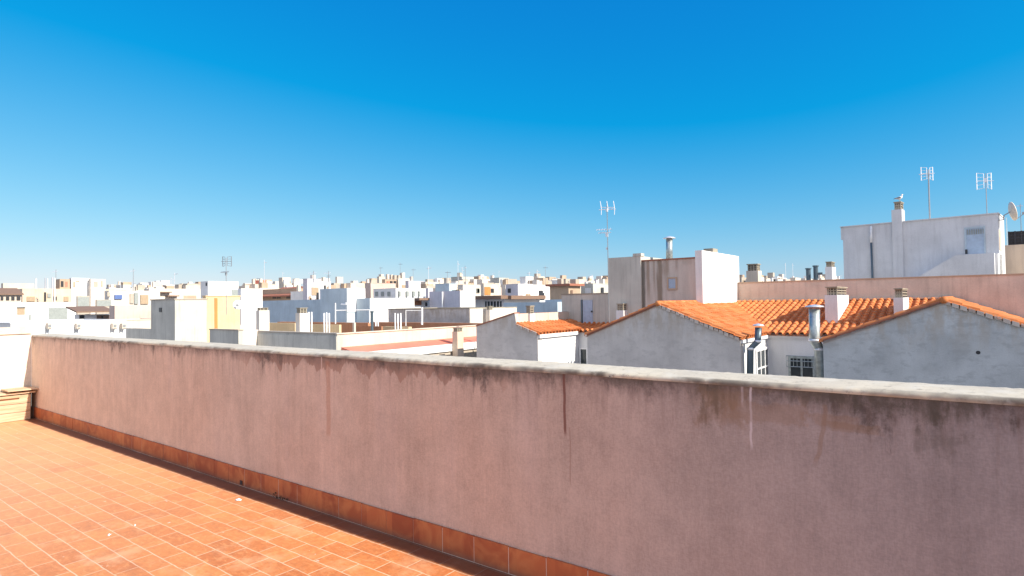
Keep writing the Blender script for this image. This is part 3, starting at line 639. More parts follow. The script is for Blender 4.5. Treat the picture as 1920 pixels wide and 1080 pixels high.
# ---------------------------------------------------------------- antennas
def antenna(lab, px_, pyb, pyt, D, heads, r=.02, zb=None, matm=None, group=None, stays=False):
    top = at(px_, pyt, D=D); b = at(px_, pyb, D=D); zb = b.z if zb is None else zb
    t_ = thing('tv_antenna', lab, 'antenna', (top.x, top.y, zb), group)
    MB().tube([(top.x, top.y, zb), top], [r, r * .8], 6).build('mast', matm or M['steel'], t_)
    for (py_, kind, s_) in heads:
        c_ = at(px_, py_, D=D); m_ = MB(); u = Vector((rt.x, rt.y, 0)); f_ = Vector((fw.x, fw.y, 0)); e = .009 + .004 * D / 30
        if kind == 'grid':      # two angled reflector panels and cross elements
            for sx in (-1, 1):
                base = c_ + u * sx * s_ * .12
                for k in range(5):
                    zz = (k - 2) * s_ * .22; m_.tube([base + UP * zz, base + u * sx * s_ * .33 + f_ * .1 + UP * zz * 1.15], e * .8, 4)
                m_.tube([base + u * sx * s_ * .33 + UP * s_ * .52 + f_ * .1, base + u * sx * s_ * .33 - UP * s_ * .52 + f_ * .1], e * 1.6, 4)
                m_.tube([base + UP * s_ * .45, base - UP * s_ * .45], e, 4)
            m_.tube([c_ - u * s_ * .5, c_ + u * s_ * .5], e, 4)
        elif kind == 'tri':     # three upright rods on a boom
            m_.tube([c_ - u * s_ * .55 - UP * s_ * .05, c_ + u * s_ * .6], e * 1.2, 4)
            for k in (-1, 0, 1):
                p_ = c_ + u * k * s_ * .45
                m_.tube([p_ + UP * s_ * .55, p_ + u * .05, p_ - UP * s_ * (.4 if k else .1) + u * .03], e * 1.3, 4)
            m_.tube([c_ - u * s_ * .45 + UP * s_ * .12, c_ + u * s_ * .5 + UP * s_ * .1], e, 4)
        elif kind == 'yagi':
            d_ = (u * -.95 + f_ * .3).normalized(); m_.tube([c_ + d_ * s_ * .7, c_ - d_ * s_ * .35], e, 4)
            for k in range(6):
                p_ = c_ + d_ * s_ * (.7 - .18 * k); hh = s_ * (.14 + .02 * k); o_ = d_.cross(UP)
                m_.tube([p_ - UP * hh * .5 - o_ * hh, p_ + UP * hh * .5 + o_ * hh], e * .8, 4)
        elif kind == 'box': m_.box(c_.x - .05 * s_, c_.x + .05 * s_, c_.y - .04, c_.y + .04, c_.z - .1 * s_, c_.z + .1 * s_)
        m_.build('antenna_head', M['steel'] if stays else M['alu'], t_)
    return t_
DC = 25.5
antenna('tall mast antenna with two heads at the left edge of the grey stained tower', 1138, 560, 381, DC, [(392, 'tri', .62), (394, 'box', .7), (430, 'yagi', .62), (436, 'yagi', .5), (440, 'box', .9), (466, 'box', .5)], zb=-1)
DR = (at(1740, 400, y=RYY + 1) - EYE).dot(f2)
antenna('grid antenna on a thick grey mast, on white tower just right of the gull', 1740.5, 412, 318, DR, [(325, 'grid', .62), (326, 'yagi', .55)], r=.04)
antenna('wide grid antenna on a thin mast above the door end of white tower', 1848, 404, 325, DR - 1, [(339, 'grid', .75), (338, 'box', 1.)], r=.022)
antenna('small dim antenna at the right photo edge behind the lattice screen', 1913, 440, 382, 32, [(386, 'yagi', .3)], r=.02)
antenna('thin bare stay mast between white tower and lattice screen', 1887, 460, 408, 27.5, [], r=.02, matm=M['bluegrey'])
antenna('mast antenna standing before the yellow wall, left of tall bright white block', 424, 590, 484, 31, [(490, 'grid', .5), (510, 'yagi', .45), (514, 'box', .7)], r=.022, stays=True)
antenna('short mast antenna in front of the blue grey wall', 649, 606, 562, 30, [(570, 'yagi', .4), (569, 'box', .6)], r=.015)
for (px_, pyb, pyt, D_, lab) in ((250, 545, 504, 90, 'hair-thin lone mast over the cream blocks left of the grey tower'), (816, 540, 506, 0, None), (872, 530, 498, 100, 'faint red and white lattice mast on the skyline'), (588, 530, 508, 70, 'dark bushy antenna over the little lilac hut'), (616, 540, 508, 80, 'T-shaped thin antenna above the blue grey block'), (105, 525, 505, 90, 'thin mast on the rooftop frame at far left')):
    if lab: antenna(lab, px_, pyb, pyt, D_, [(pyt + 4, 'yagi', 1.)], r=.05)
# dish on white tower
def dish(lab, px_, py_, D, r, nrm, arm_to=None, mat=None, zmount=None):
    c_ = at(px_, py_, D=D); nrm = Vector(nrm).normalized(); t_ = thing('satellite_dish', lab, 'satellite dish', tuple(c_ - UP * r))
    a = nrm.cross(UP).normalized(); b = a.cross(nrm); m_ = MB(); n_ = 20
    for (rr, dd) in ((1, .22), (.7, .10), (.4, .03)):
        for k in range(n_): th = 2 * math.pi * k / n_; m_.v.append(tuple(c_ + (a * math.cos(th) * .92 + b * math.sin(th)) * r * rr + nrm * dd * r))
    m_.v.append(tuple(c_))
    for (rr, dd) in ((1, .19), (.7, .07), (.4, 0)):
        for k in range(n_): th = 2 * math.pi * k / n_; m_.v.append(tuple(c_ + (a * math.cos(th) * .92 + b * math.sin(th)) * r * rr + nrm * dd * r - nrm * .02))
    m_.v.append(tuple(c_ - nrm * .02)); q_ = 3 * n_ + 1
    for base in (0, q_):
        for j in range(2):
            for k in range(n_): m_.f.append((base + j * n_ + k, base + j * n_ + (k + 1) % n_, base + (j + 1) * n_ + (k + 1) % n_, base + (j + 1) * n_ + k))
        for k in range(n_): m_.f.append((base + 2 * n_ + k, base + 2 * n_ + (k + 1) % n_, base + 3 * n_))
    for k in range(n_): m_.f.append((k, (k + 1) % n_, q_ + (k + 1) % n_, q_ + k))
    m_.build('reflector', mat or M['dish'], t_, smooth=True)
    lo = c_ - b * r * .95 * (1 if b.z > 0 else -1) + nrm * r * .2; fp_ = c_ + nrm * r * 1.1 - UP * r * .5
    MB().tube([lo, fp_], .015, 6).box(fp_.x - .05, fp_.x + .05, fp_.y - .05, fp_.y + .05, fp_.z - .03, fp_.z + .08).build('receiver_arm', M['steel'], t_)
    if arm_to: MB().tube([c_ - nrm * .02, c_ - nrm * .25 - UP * .1, arm_to[0], arm_to[1]], .025, 6).build('bracket', M['steel'], t_)
    return t_
am = at(1872, 413, y=RYY + .1); am2 = at(1882, 412, y=RYY + .1)
dish('beige satellite dish bracketed off the right corner of white stair tower', 1895, 397, (am2 - EYE).dot(f2), .42, tuple(r3 * .93 + UP * .22 + f2 * -.38), (am2, am))
dish('white satellite dish in front of the yellow wall with its orange shadow', 446, 572, 32.5, .27, tuple(r3 * .3 + UP * .35 - f2 * .8), None, M['whitepaint'])
# gull
gc = at(1686, 377, y=RYY + 1.); gt = thing('seagull', 'white gull with grey wings perched on the tower chimney cap', 'bird', (gc.x, gc.y, gc.z))
gz = gc.z; u = Vector((rt.x, rt.y, 0)) * .9 + UP * 0
pts = [(-.24, .10, .010), (-.15, .12, .035), (-.06, .135, .065), (.03, .15, .078), (.10, .18, .065), (.14, .23, .042), (.155, .275, .036), (.165, .31, .040), (.185, .325, .030), (.205, .325, .012)]
MB().tube([Vector((gc.x, gc.y, gz)) + u * a + UP * b for a, b, r_ in pts], [p[2] for p in pts], 12).build('body', M['gull_white'], gt, smooth=True)
sv = Vector((-rt.y, rt.x, 0))
for s_ in (-1, 1):
    MB().tube([Vector((gc.x, gc.y, gz)) + u * a + UP * b + sv * s_ * .062 for a, b in ((-.28, .105), (-.16, .14), (-.02, .165), (.08, .17))], [.004, .028, .04, .012], 8).build('wing', M['gull_grey'], gt, smooth=True)
    MB().tube([Vector((gc.x, gc.y, gz + .005)) + sv * s_ * .03 + u * .02, Vector((gc.x, gc.y, gz + .09)) + sv * s_ * .03 + u * .01], .007, 5).build('leg', M['gull_beak'], gt)
MB().tube([Vector((gc.x, gc.y, gz + .322)) + u * .20, Vector((gc.x, gc.y, gz + .310)) + u * .26], [.011, .003], 6).build('beak', M['gull_beak'], gt)
# ---------------------------------------------------------------- generic blocks from corner measurements
def blk(D, pL, pC, pR, pyT):
    c_ = at(pC, pyT, D=D); return (at(pL, pyT, y=c_.y).x, c_.x, c_.y, at(pR, pyT, x=c_.x).y, c_.z)
def block(par, nm, D, pL, pC, pR, pyT, mat, zb=GZ, rim=False, rimmat=None):
    x0_, x1_, y0_, y1_, z_ = blk(D, pL, pC, pR, pyT)
    o = MB().box(x0_, x1_, y0_, y1_, zb, z_).build(nm, mat, par)
    if rim:
        m_ = MB(); t_ = .2; o_ = .04
        m_.box(x0_ - o_, x1_ + o_, y0_ - o_, y0_ + t_, z_ + .003, z_ + .06); m_.box(x0_ - o_, x1_ + o_, y1_ - t_, y1_ + o_, z_ + .003, z_ + .06)
        m_.box(x0_ - o_, x0_ + t_, y0_ + t_ + .001, y1_ - t_ - .001, z_ + .003, z_ + .06); m_.box(x1_ - t_, x1_ + o_, y0_ + t_ + .001, y1_ - t_ - .001, z_ + .003, z_ + .06)
        m_.build('coping', rimmat or mat, par)
    return o, (x0_, x1_, y0_, y1_, z_)
# neighbouring building N: tower, stepped parapets, long sunlit wall
nb = thing('apartment_building', 'nearest neighbour block with grey and white stair tower and stepped roof walls', 'building', (-25, 16, GZ))
o, tw = block(nb, 'stair_tower', 30.6, 283, 328, 388, 562, M['grey'], zb=-2.5, rim=True, rimmat=M['stone'])
panel(o, 299, 303.5, 577, 585, M['dark'], y=tw[2], nm='vent')
MB().box(at(236, 617, y=tw[2] + .05).x, tw[0] - .01, tw[2] + .05, tw[2] + .25, -2.5, at(283, 617, y=tw[2] + .05).z).build('low_wall', M['grey'], nb)
DN = (at(447, 619, y=14.) - EYE).dot(f2)
w1 = blk(DN, 393, 447, 484, 620)
MB().box(w1[0], w1[1], w1[2], w1[2] + .2, -2.5, w1[4]).build('low_wall', M['grey'], nb)
MB().box(w1[1] - .2, w1[1], w1[2] + .202, w1[3], -2.5, w1[4]).build('low_wall', M['warmwhite'], nb)
MB().box(w1[0] - .03, w1[1] + .03, w1[2] - .03, w1[2] + .23, w1[4] + .002, w1[4] + .05).build('coping', M['stone'], nb)
DN2 = (at(632, 626, y=w1[3]) - EYE).dot(f2)
w2 = blk(DN2, 478, 632, 896, 627)
MB().box(w2[0], w2[1], w2[2], w2[2] + .25, -2.5, w2[4]).build('front_wall', M['grey'], nb)
MB().box(w2[1] - .25, w2[1] - .001, w2[2] + .252, w2[3] + 4, -2.5, w2[4]).build('long_wall', M['cream'], nb)
MB().box(w2[0], w2[1] - .06, w2[2] - .03, w2[2] + .28, w2[4] + .002, w2[4] + .05).build('coping', M['stone'], nb)
MB().box(w2[0], w2[1] - .01, w2[2] - .04, w2[2] - .003, -2.5, w2[4] - .08).build('wall_panel', M['grey'], nb)
MB().box(w2[1] - .055, w2[1] + .05, w2[2] - .05, w2[3] + 4, w2[4] + .003, w2[4] + .05).build('coping', M['cream'], nb)
MB().box(tw[0] - 6, w2[1] - .3, tw[2] + .3, 26, GZ, -.9).build('wall', M['warmwhite'], nb)
# salmon ledge
zl = at(846, 634, x=w2[1]).z; zl2 = at(846, 645, x=w2[1] + .9).z
MB().prism([(w2[1] + .003, zl), (w2[1] + .95, zl2), (w2[1] + .95, zl2 - .1), (w2[1] + .003, zl - .1)], 'y', w2[2] + .2, w2[3] + 1).build('ledge_roof', M['salmon'], nb)
MB().box(w2[1] + .953, w2[1] + 1.0, w2[2] + .2, w2[3] + 1, zl2 - .32, zl2 + .01).build('fascia', M['white'], nb)
MB().box(w2[1] + .3, w2[1] + .9, w2[2] + .2, w2[3] + 1, GZ, zl2 - .33).build('lower_wall', M['stone'], nb)
chimney(nb, (848, 857.5, 869, 622, 615, 0, 0, 680), (at(857, 640, x=w2[1] + 1.3) - EYE).dot(f2), M['peach'])
# roof furniture on N
chimney(nb, (480, 486, 505, 582, 577, 0, 0, 625), 30, M['warmwhite'])
chimney(nb, (554, 562, 578, 587, 577, 0, 0, 628), 29, M['warmwhite'])
block(nb, 'skylight_block', 29, 578, 636, 640, 609, M['yellow'], zb=-1)
block(nb, 'skylight_block', 31, 717, 766, 772, 613, M['yellow'], zb=-1)
block(nb, 'brick_wall', 33, 520, 690, 700, 605.5, M['brick'], zb=-1)
block(nb, 'brick_wall', 36, 690, 905, 915, 606.5, M['brick'], zb=-1)
block(nb, 'brick_wall', 30.5, 664, 715, 718, 612, M['brick'], zb=-1)
block(nb, 'post', 30, 661, 664, 667, 605, M['cream'], zb=-1)
block(nb, 'skylight_block', 31, 500, 553, 560, 606, M['yellow'], zb=-1)
for k, (a_, b_, t_, D_) in enumerate(((578, 580.5, 585, 29.4), (583, 585.5, 585, 29.4), (606.5, 609, 587, 29.3), (611, 613.5, 586, 29.3), (616, 618.5, 587, 29.3), (703, 705.5, 588, 31), (707.5, 710, 589, 31), (739.5, 742, 587, 31.3), (744.5, 747.5, 588, 31.3), (750, 752.5, 587, 31.3))):
    c_ = at((a_ + b_) / 2, t_, D=D_); MB().tube([(c_.x, c_.y, -.5), c_], .035, 8).build('vent_pipe', M['whitepaint'], nb, smooth=True)
c_ = at(697.5, 586, D=30.5); MB().tube([(c_.x, c_.y, -.5), c_], .07, 10).tube([c_, c_ + UP * .08], .095, 10).build('vent_pipe', M['darkpipe'], nb)
rl = thing('rail_frame', 'thin white pipe frame standing before the blue grey wall', 'railing', tuple(at(630, 606, D=31)))
a = at(629, 568, D=31); b = at(693, 581, D=31); e = at(629, 582, D=31); e2 = at(693, 606, D=31); e3 = at(629, 607, D=31)
MB().tube([e3, a], .03, 6).build('post', M['whitepaint'], rl); MB().tube([b, e2], .025, 6).build('post', M['whitepaint'], rl); MB().tube([e, b], .025, 6).build('rail', M['whitepaint'], rl)
rl = thing('rail_frame', 'thin white pipe frame standing before the grey roof wall', 'railing', tuple(at(760, 606, D=33)))
a = at(761, 582, D=33); b = at(790, 582, D=33); MB().tube([at(761, 611, D=33), a, b, at(790, 608, D=33)], .025, 6).build('rail', M['whitepaint'], rl); MB().tube([at(791.5, 576, D=33), at(791.5, 609, D=33)], .05, 6).build('post', M['whitepaint'], rl)
# mid-field buildings, each with own parts -------------------------------------------------
def bld(label, D, pL, pC, pR, pyT, mat, rim=False, rimmat=None, nm='apartment_building', cat='building', group=None):
    x0_, x1_, y0_, y1_, z_ = blk(D, pL, pC, pR, pyT)
    t_ = thing(nm, label, cat, ((x0_ + x1_) / 2, (y0_ + y1_) / 2, GZ), group)
    block(t_, 'wall', D, pL, pC, pR, pyT, M[mat], rim=rim, rimmat=rimmat and M[rimmat]); return t_, (x0_, x1_, y0_, y1_, z_)
def sub(t_, nm, D, pL, pC, pR, pyT, mat, zb=0.): return block(t_, nm, D, pL, pC, pR, pyT, M[mat], zb=zb)
# far-left group
t_, g = bld('white modern block at far left with flat eaves and tan shuttered window', 62, -120, -60, 142, 569, 'white', True)
panel(t_, 32, 46.5, 577, 590, M['shutter'], x=g[1]); panel(t_, 31, 47.5, 576, 577, M['dark'], x=g[1], nm='shutter_box', d=.12)
panel(t_, 91, 126, 577, 605, M['greyshutter'], x=g[1], nm='recess'); panel(t_, 54.5, 57.5, 590, 607, M['greyshutter'], x=g[1], nm='downpipe', d=.1)
panel(t_, 92, 99, 600, 604, M['greyshutter'], x=g[1], nm='vent')
t_, g = bld('wide cream block with brown shuttered windows at far left', 92, 30, 42, 215, 541, 'peach')
for (a_, b_, c_, d_, m_) in ((50, 65, 556, 565, 'shutter'), (82.5, 86, 548, 565, 'dark'), (89, 95, 550, 558, 'greyshutter'), (100, 106, 556, 563, 'dark'), (119.5, 128, 556, 565, 'shutter')): panel(t_, a_, b_, c_, d_, M[m_], x=g[1], d=.15)
for (a_, b_, c_, d_, m_) in ((66, 69, 522, 0, 'white'), (84, 85.5, 521, 0, 'lilac'), (88, 90, 522, 0, 'white'), (97, 99.5, 520, 0, 'lilac'), (101, 104, 521, 0, 'white')): sub(t_, 'pillar', 95, a_, a_ + 1, b_, c_, m_)
o, gg = sub(t_, 'roof_room', 96, 104, 112, 131, 523, 'tan'); panel(o, 114, 119, 527, 538, M['dark'], x=gg[1]); panel(o, 122, 127, 528, 538, M['salmon'], x=gg[1])
o, gg = sub(t_, 'roof_room', 97, 130, 134, 168, 521, 'white'); panel(o, 137, 141, 528, 539, M['tan'], x=gg[1]); panel(o, 142, 149, 526, 528.5, M['shutter'], x=gg[1])
o, gg = sub(t_, 'roof_room', 98, 166, 170, 198, 523, 'warmwhite'); panel(o, 176, 183, 528, 538, M['stone'], x=gg[1]); panel(o, 190, 192, 526, 538, M['shutter'], x=gg[1])
t_, g = bld('cream block with a sloping brown tile roof at the left photo edge', 84, -60, -20, 40, 553, 'cream')
x0_, x1_, y0_, y1_, z_ = g; zt_ = at(20, 541, x=x1_ - 2).z
MB().prism([(x1_ + .4, z_), (x1_ + .4, z_ + .15), (x1_ - 3, zt_ + .1), (x1_ - 3, z_)], 'y', y0_ - .3, y1_ + .2).build('roof', M['awning'], t_)
for (a_, b_) in ((1, 6), (11, 17), (21, 27), (31, 38)): panel(t_, a_, b_, 556, 563, M['dark'], x=x1_, d=.1)
bld('low cream block on the skyline at the left photo edge', 130, 2, 6, 64, 531, 'cream')
t_, g = bld('white terrace house below a broad brown awning', 55, 140, 148, 232, 590, 'white')
a = at(147, 573, D=54); b = at(214, 573, D=60); x_ = g[1]
aw0 = at(143, 584, x=x_ + 1.2); aw1 = at(215, 584, x=x_ + 1.2); zz = at(180, 574, x=x_ - 1).z
MB().prism([(x_ + 1.2, aw0.z), (x_ + 1.2, aw0.z - .12), (x_ - 1.5, zz - .12), (x_ - 1.5, zz)], 'y', aw0.y, aw1.y).build('awning', M['awning'], t_)
panel(t_, 149, 158, 591, 599, M['dark'], x=x_); panel(t_, 181, 211, 591, 599, M['awning'], x=x_, nm='opening'); panel(t_, 190, 193, 592, 598, M['dark'], x=x_, nm='opening', d=.06)
t_, g = bld('grey green stair hut behind the brown awning', 75, 143, 145, 168, 555, 'stone', nm='roof_hut', cat='hut'); panel(t_, 146, 167, 557, 574, M['greyshutter'], x=g[1], nm='door')
t_, g = bld('low grey green shed right of stair hut by the brown awning', 74, 179, 181, 209, 562, 'stone', nm='roof_hut', cat='hut'); panel(t_, 182, 208, 563, 574, M['greyshutter'], x=g[1], nm='door')
bld('pale pink wall block left of the grey tower', 50, 205, 215, 300, 573, 'pinkish')
bld('long low cream block under the pale pink wall', 45, 190, 232, 310, 601, 'cream', True)
t_, g = bld('cream rooftop cluster with tan and grey doors above the pale pink wall', 80, 196, 204, 300, 545, 'warmwhite')
for (a_, b_, c_, d_, m_) in ((214, 228, 553, 561, 'bluecloth'), (243, 250, 551, 569, 'stone'), (251, 258, 549, 570, 'greyshutter'), (263, 277, 553, 570, 'shutter'), (200, 206, 548, 556, 'stone')): panel(t_, a_, b_, c_, d_, M[m_], x=g[1], nm='door' if d_ > 565 else 'window', d=.2)
t_, g = bld('cream block with thin canopy slabs rising behind the grey tower', 85, 270, 280, 378, 541, 'warmwhite')
for (a_, b_, c_) in ((291, 318, 547), (310, 332, 554)): panel(t_, a_, b_, c_, c_ + 2, M['awning'], x=g[1], nm='canopy', d=.8)
panel(t_, 344, 368, 554, 560, M['tan'], x=g[1])
# low white walls with AC units
t_, g = bld('low white roof wall with condensers, just over the left parapet end', 33, -40, 20, 236, 607, 'white', True)
for i, (a_, b_, lab) in enumerate(((144, 152, 'white condenser unit on the low wall, below the brown awning'), (211.5, 220, 'white condenser unit, left one of the close pair near the grey tower'), (229, 237, 'white condenser unit, right one of the close pair near the grey tower'), (90, 97, 'small grey condenser unit leftmost on the low white wall'))):
    p_ = at(a_, 616, x=g[1] + .4); p2_ = at(b_, 606, x=g[1] + .4); z0_ = min(p_.z, p2_.z); z1_ = max(p_.z, p2_.z)
    ac = thing('air_conditioner', lab, 'air conditioner', (p_.x, (p_.y + p2_.y) / 2, z0_), 'condenser units along the low white wall')
    MB().box(p_.x - .32, p_.x, p_.y, p2_.y, z0_, z1_).build('casing', M['cream'], ac)
    cy = (p_.y + p2_.y) / 2; hh = (z1_ - z0_) * .28
    MB().tube([(p_.x + .002, cy, (z0_ + z1_) / 2), (p_.x + .02, cy, (z0_ + z1_) / 2)], hh, 14).build('fan_grille', M['steel'], ac)
    MB().box(g[1] + .003, p_.x, p_.y, p_.y + .04, z0_ - .05, z0_ - .005).box(g[1] + .003, p_.x, p2_.y - .04, p2_.y, z0_ - .05, z0_ - .005).build('bracket', M['steel'], ac)
# yellow / white group
t_, g = bld('yellow wall block with a painted orange shadow stripe behind the nearest tower', 36, 380, 386, 450, 556, 'yellow', True)
panel(t_, 402, 407.5, 559, 617, M['orange'], x=g[1], nm='shadow_strip', d=.04)  # shadow stripe painted as an orange panel
t_, g = bld('tall bright white block right of the yellow wall', 43, 446, 452, 492, 541, 'white')
sub(t_, 'side_step', 41, 444, 449, 480, 610, 'cream', -3)
t_, g = bld('white rooftop block with a small dark slot, above the yellow wall', 62, 376, 390, 447, 527, 'white'); panel(t_, 386, 388.5, 530, 536, M['dark'], y=g[2]); panel(t_, 434, 446, 543, 557, M['greyshutter'], x=g[1], nm='door')
# blue grey building
t_, g = bld('wide blue grey block with a raised middle and white sunlit side', 46, 470, 693, 776, 559, 'bluegrey')
sub(t_, 'raised_block', 46.3, 600, 650, 684, 540, 'bluegrey')
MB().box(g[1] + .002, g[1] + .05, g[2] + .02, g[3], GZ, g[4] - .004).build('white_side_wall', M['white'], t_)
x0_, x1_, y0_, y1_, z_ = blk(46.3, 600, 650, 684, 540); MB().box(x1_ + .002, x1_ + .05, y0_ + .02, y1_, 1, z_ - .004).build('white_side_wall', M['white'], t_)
t_, g = bld('grey roof wall block with white sunlit flank and a chimney', 39, 728, 880, 968, 579, 'gable', True, 'conc')
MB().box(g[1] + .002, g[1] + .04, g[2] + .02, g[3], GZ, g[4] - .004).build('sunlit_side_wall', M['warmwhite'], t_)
chimney(t_, (911, 918, 925, 581, 574, 0, 0, 610), (at(918, 585, x=g[1] + .6) - EYE).dot(f2), M['warmwhite'])
t_, g = bld('lilac shaded block with white pole beside its white sunlit side', 58, 805, 862, 890, 545, 'lilac')
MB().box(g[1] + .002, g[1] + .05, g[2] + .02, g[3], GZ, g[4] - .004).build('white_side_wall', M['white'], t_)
q = at(829.5, 547, y=g[2] - .1); MB().tube([(q.x, q.y, -2), q], .08, 6).build('pole', M['whitepaint'], t_)
q = at(835, 571, y=g[2] - .3); 
t_, g = bld('brown awning terrace block left of the lilac block', 60, 766, 772, 808, 560, 'white')
panel(t_, 773, 803, 559, 563, M['awning'], x=g[1], nm='awning', d=1.); panel(t_, 776, 790, 564, 572, M['brick'], x=g[1], nm='opening'); panel(t_, 797, 801, 567, 574, M['dark'], x=g[1])
# C7
t_, g = bld('white terrace block with a long dark brown awning and wide glazed doors', 62, 886, 947, 1012, 558, 'white')
zz = at(947, 554, D=62).z; MB().box(g[0] - .5, g[1] + .4, g[2] - 1.2, g[2] - .01, zz - .35, zz).build('awning', M['awning'], t_)
window(t_, 908, 943, 563, 578, y=g[2], mull=5, rail=0, th=.12)
MB().box(g[1] + .01, g[1] + .8, g[2], g[3], zz - .4, zz - .02).build('awning', M['awning'], t_)
t_, g = bld('long blue grey rough wall behind the first tiled house', 46, 944, 1045, 1062, 566, 'bluegrey')
t_, g = bld('slate blue grey wall block tucked behind the annex', 49, 1022, 1075, 1080, 561, 'bluegrey')
# second skyline tier (D 90-130)
tier = [
 ('brown tile roofed block with dark windows right of bright white block', 92, 492, 556, 585, 541, 'tan'),
 ('cream block with a red roof hut', 110, 455, 478, 515, 533, 'cream'),
 ('white low block between brown tile roof and blue grey block', 88, 545, 580, 612, 546, 'white'),
 ('small lilac and white tower hut carrying dark aerials', 85, 568, 576, 602, 523, 'lilac'),
 ('white low hut on the skyline right of the lilac hut', 95, 596, 600, 620, 528, 'white'),
 ('pink tinged block with pergola on the skyline centre left', 105, 684, 695, 742, 531, 'pinkish'),
 ('tan open-fronted penthouse with dark openings, centre left skyline', 110, 716, 722, 750, 524, 'tan'),
 ('white penthouse next to the tan open one', 112, 745, 747, 768, 522, 'warmwhite'),
 ('white terraced block with dark aerials over blue grey building', 80, 700, 742, 798, 541, 'white'),
 ('pale lilac penthouse at the right end of centre left cluster', 104, 760, 766, 795, 527, 'lilac'),
 ('tiny round topped turret block on centre left skyline', 116, 707, 711, 722, 519, 'cream'),
 ('blue grey hut above the lilac block', 80, 816, 842, 856, 532, 'bluegrey'),
 ('cream block with an orange panel and dark window', 92, 901, 907, 936, 532, 'cream'),
 ('grey shaded penthouse with white side, left of centre skyline', 120, 919, 936, 954, 521, 'grey'),
 ('lilac shaded block with a dark window', 84, 948, 971, 980, 533, 'lilac'),
 ('white long block with balconies, centre skyline', 88, 970, 977, 1030, 534, 'white'),
 ('tan rough block under a red brown roof edge', 78, 1031, 1066, 1088, 537, 'tan'),
 ('grey shaded block with white arched panel', 82, 1089, 1112, 1142, 532, 'grey'),
 ('cream block with small windows between lilac and orange-panel blocks', 98, 858, 868, 903, 534, 'warmwhite'),
 ('grey flat penthouse beside a cream cube, left of centre skyline', 125, 846, 866, 886, 519, 'grey'),
]
tb = {}
for (lab, D_, a_, b_, c_, d_, m_) in tier:
    tb[lab] = bld(lab, D_, a_, b_, c_, d_, m_, True)
def F_(s): return [v for k, v in tb.items() if k.startswith(s)][0]
t_, g = F_('brown tile'); zz = g[4]
MB().prism([(g[2] - 1, zz - 1.2), (g[2] - 1, zz - 1.0), (g[2] + 4, zz + .5), (g[2] + 4, zz)], 'x', g[0] - .5, g[1] + .5).build('roof', M['redtile'], t_)
for a_ in (511, 519, 537): panel(t_, a_, a_ + 7, 553, 560, M['dark'], y=g[2])
t_, g = F_('cream block with a red'); sub(t_, 'roof_hut', 112, 478, 492, 500, 525, 'salmon')
t_, g = F_('cream block with an orange'); panel(t_, 908, 919, 538, 553, M['orange'], x=g[1], nm='panel', d=.1); panel(t_, 920, 926, 541, 549, M['dark'], x=g[1])
t_, g = F_('lilac shaded block with a dark'); panel(t_, 952, 958, 541, 549, M['dark'], y=g[2])
t_, g = F_('tan rough'); MB().box(g[0] - .4, g[1] + .5, g[2] - .5, g[3] + .3, g[4] + .07, g[4] + .35).build('roof_edge', M['redtile'], t_)
t_, g = F_('grey shaded block with white'); panel(t_, 1097, 1108, 540, 552, M['white'], y=g[2], nm='arched_panel')
t_, g = F_('tan open'); 
for a_ in (725, 731, 738): panel(t_, a_, a_ + 4, 527, 538, M['dark'] if a_ != 725 else M['salmon'], x=g[1], nm='opening', d=.2)
t_, g = F_('white terraced')
for a_, b_ in ((746, 749), (760, 764), (772, 776), (783, 786)): panel(t_, a_, b_, 546, 556, M['greyshutter'], x=g[1], nm='window', d=.3)
for a_ in (704, 715, 727): panel(t_, a_, a_ + 5, 547, 555, M['greyshutter'], y=g[2], nm='window', d=.1)
rn = random.Random(21)
for k, (t_, g) in tb.items():
    if any(c.name.startswith('window') for c in t_.children): continue
    dy, dx = g[3] - g[2], g[1] - g[0]
    for i in range(max(1, int(dy / 3.4))):
        y_ = g[2] + (i + .3) * dy / max(1, int(dy / 3.4)); z_ = g[4] - 1.5 - rn.random() * .5
        if dy > 1.5: MB().box(g[1] + .003, g[1] + .08, y_, y_ + 1.1, z_ - .55, z_ + .55).build('window', M[rn.choice(['greyshutter', 'dark', 'shutter'])], t_)
    for i in range(rn.randint(2, 4)):
        y_ = g[2] + dy * rn.random() * .85; w_ = min(dy * .15, .4 + rn.random() * 1.2); zt2 = g[4] - .4 - rn.random() * 2.5; hh = .3 + rn.random() * 1.3
        MB().box(g[1] + .082, g[1] + .13 + (rn.random() < .3) * .6, y_, y_ + w_, zt2 - hh, zt2).build(rn.choice(['shutter', 'door', 'awning_panel']), M[rn.choice(['tan', 'shutter', 'greyshutter', 'stone', 'awning', 'dark'])], t_)
    for i in range(rn.randint(1, 3)):
        x_ = g[0] + dx * rn.random(); y_ = g[2] + dy * rn.random() * .8; s_ = .35 + rn.random() * .4
        MB().box(x_ - s_, x_ + s_ * .2, y_, y_ + s_, g[4], g[4] + .4 + rn.random() * .8).build('chimney', M[rn.choice(['warmwhite', 'cream', 'stone'])], t_)
    for i in range(rn.randint(0, 1)):
        x_ = g[0] + dx * rn.random(); y_ = g[2] + dy * rn.random(); hh = .8 + rn.random() ** 2 * 2.6
        MB().tube([(x_, y_, g[4]), (x_, y_, g[4] + hh)], .035, 4).tube([(x_ - .4, y_, g[4] + hh * .9), (x_ + .3, y_ + .3, g[4] + hh * .9)], .03, 4).build('antenna', M['steel'], t_)
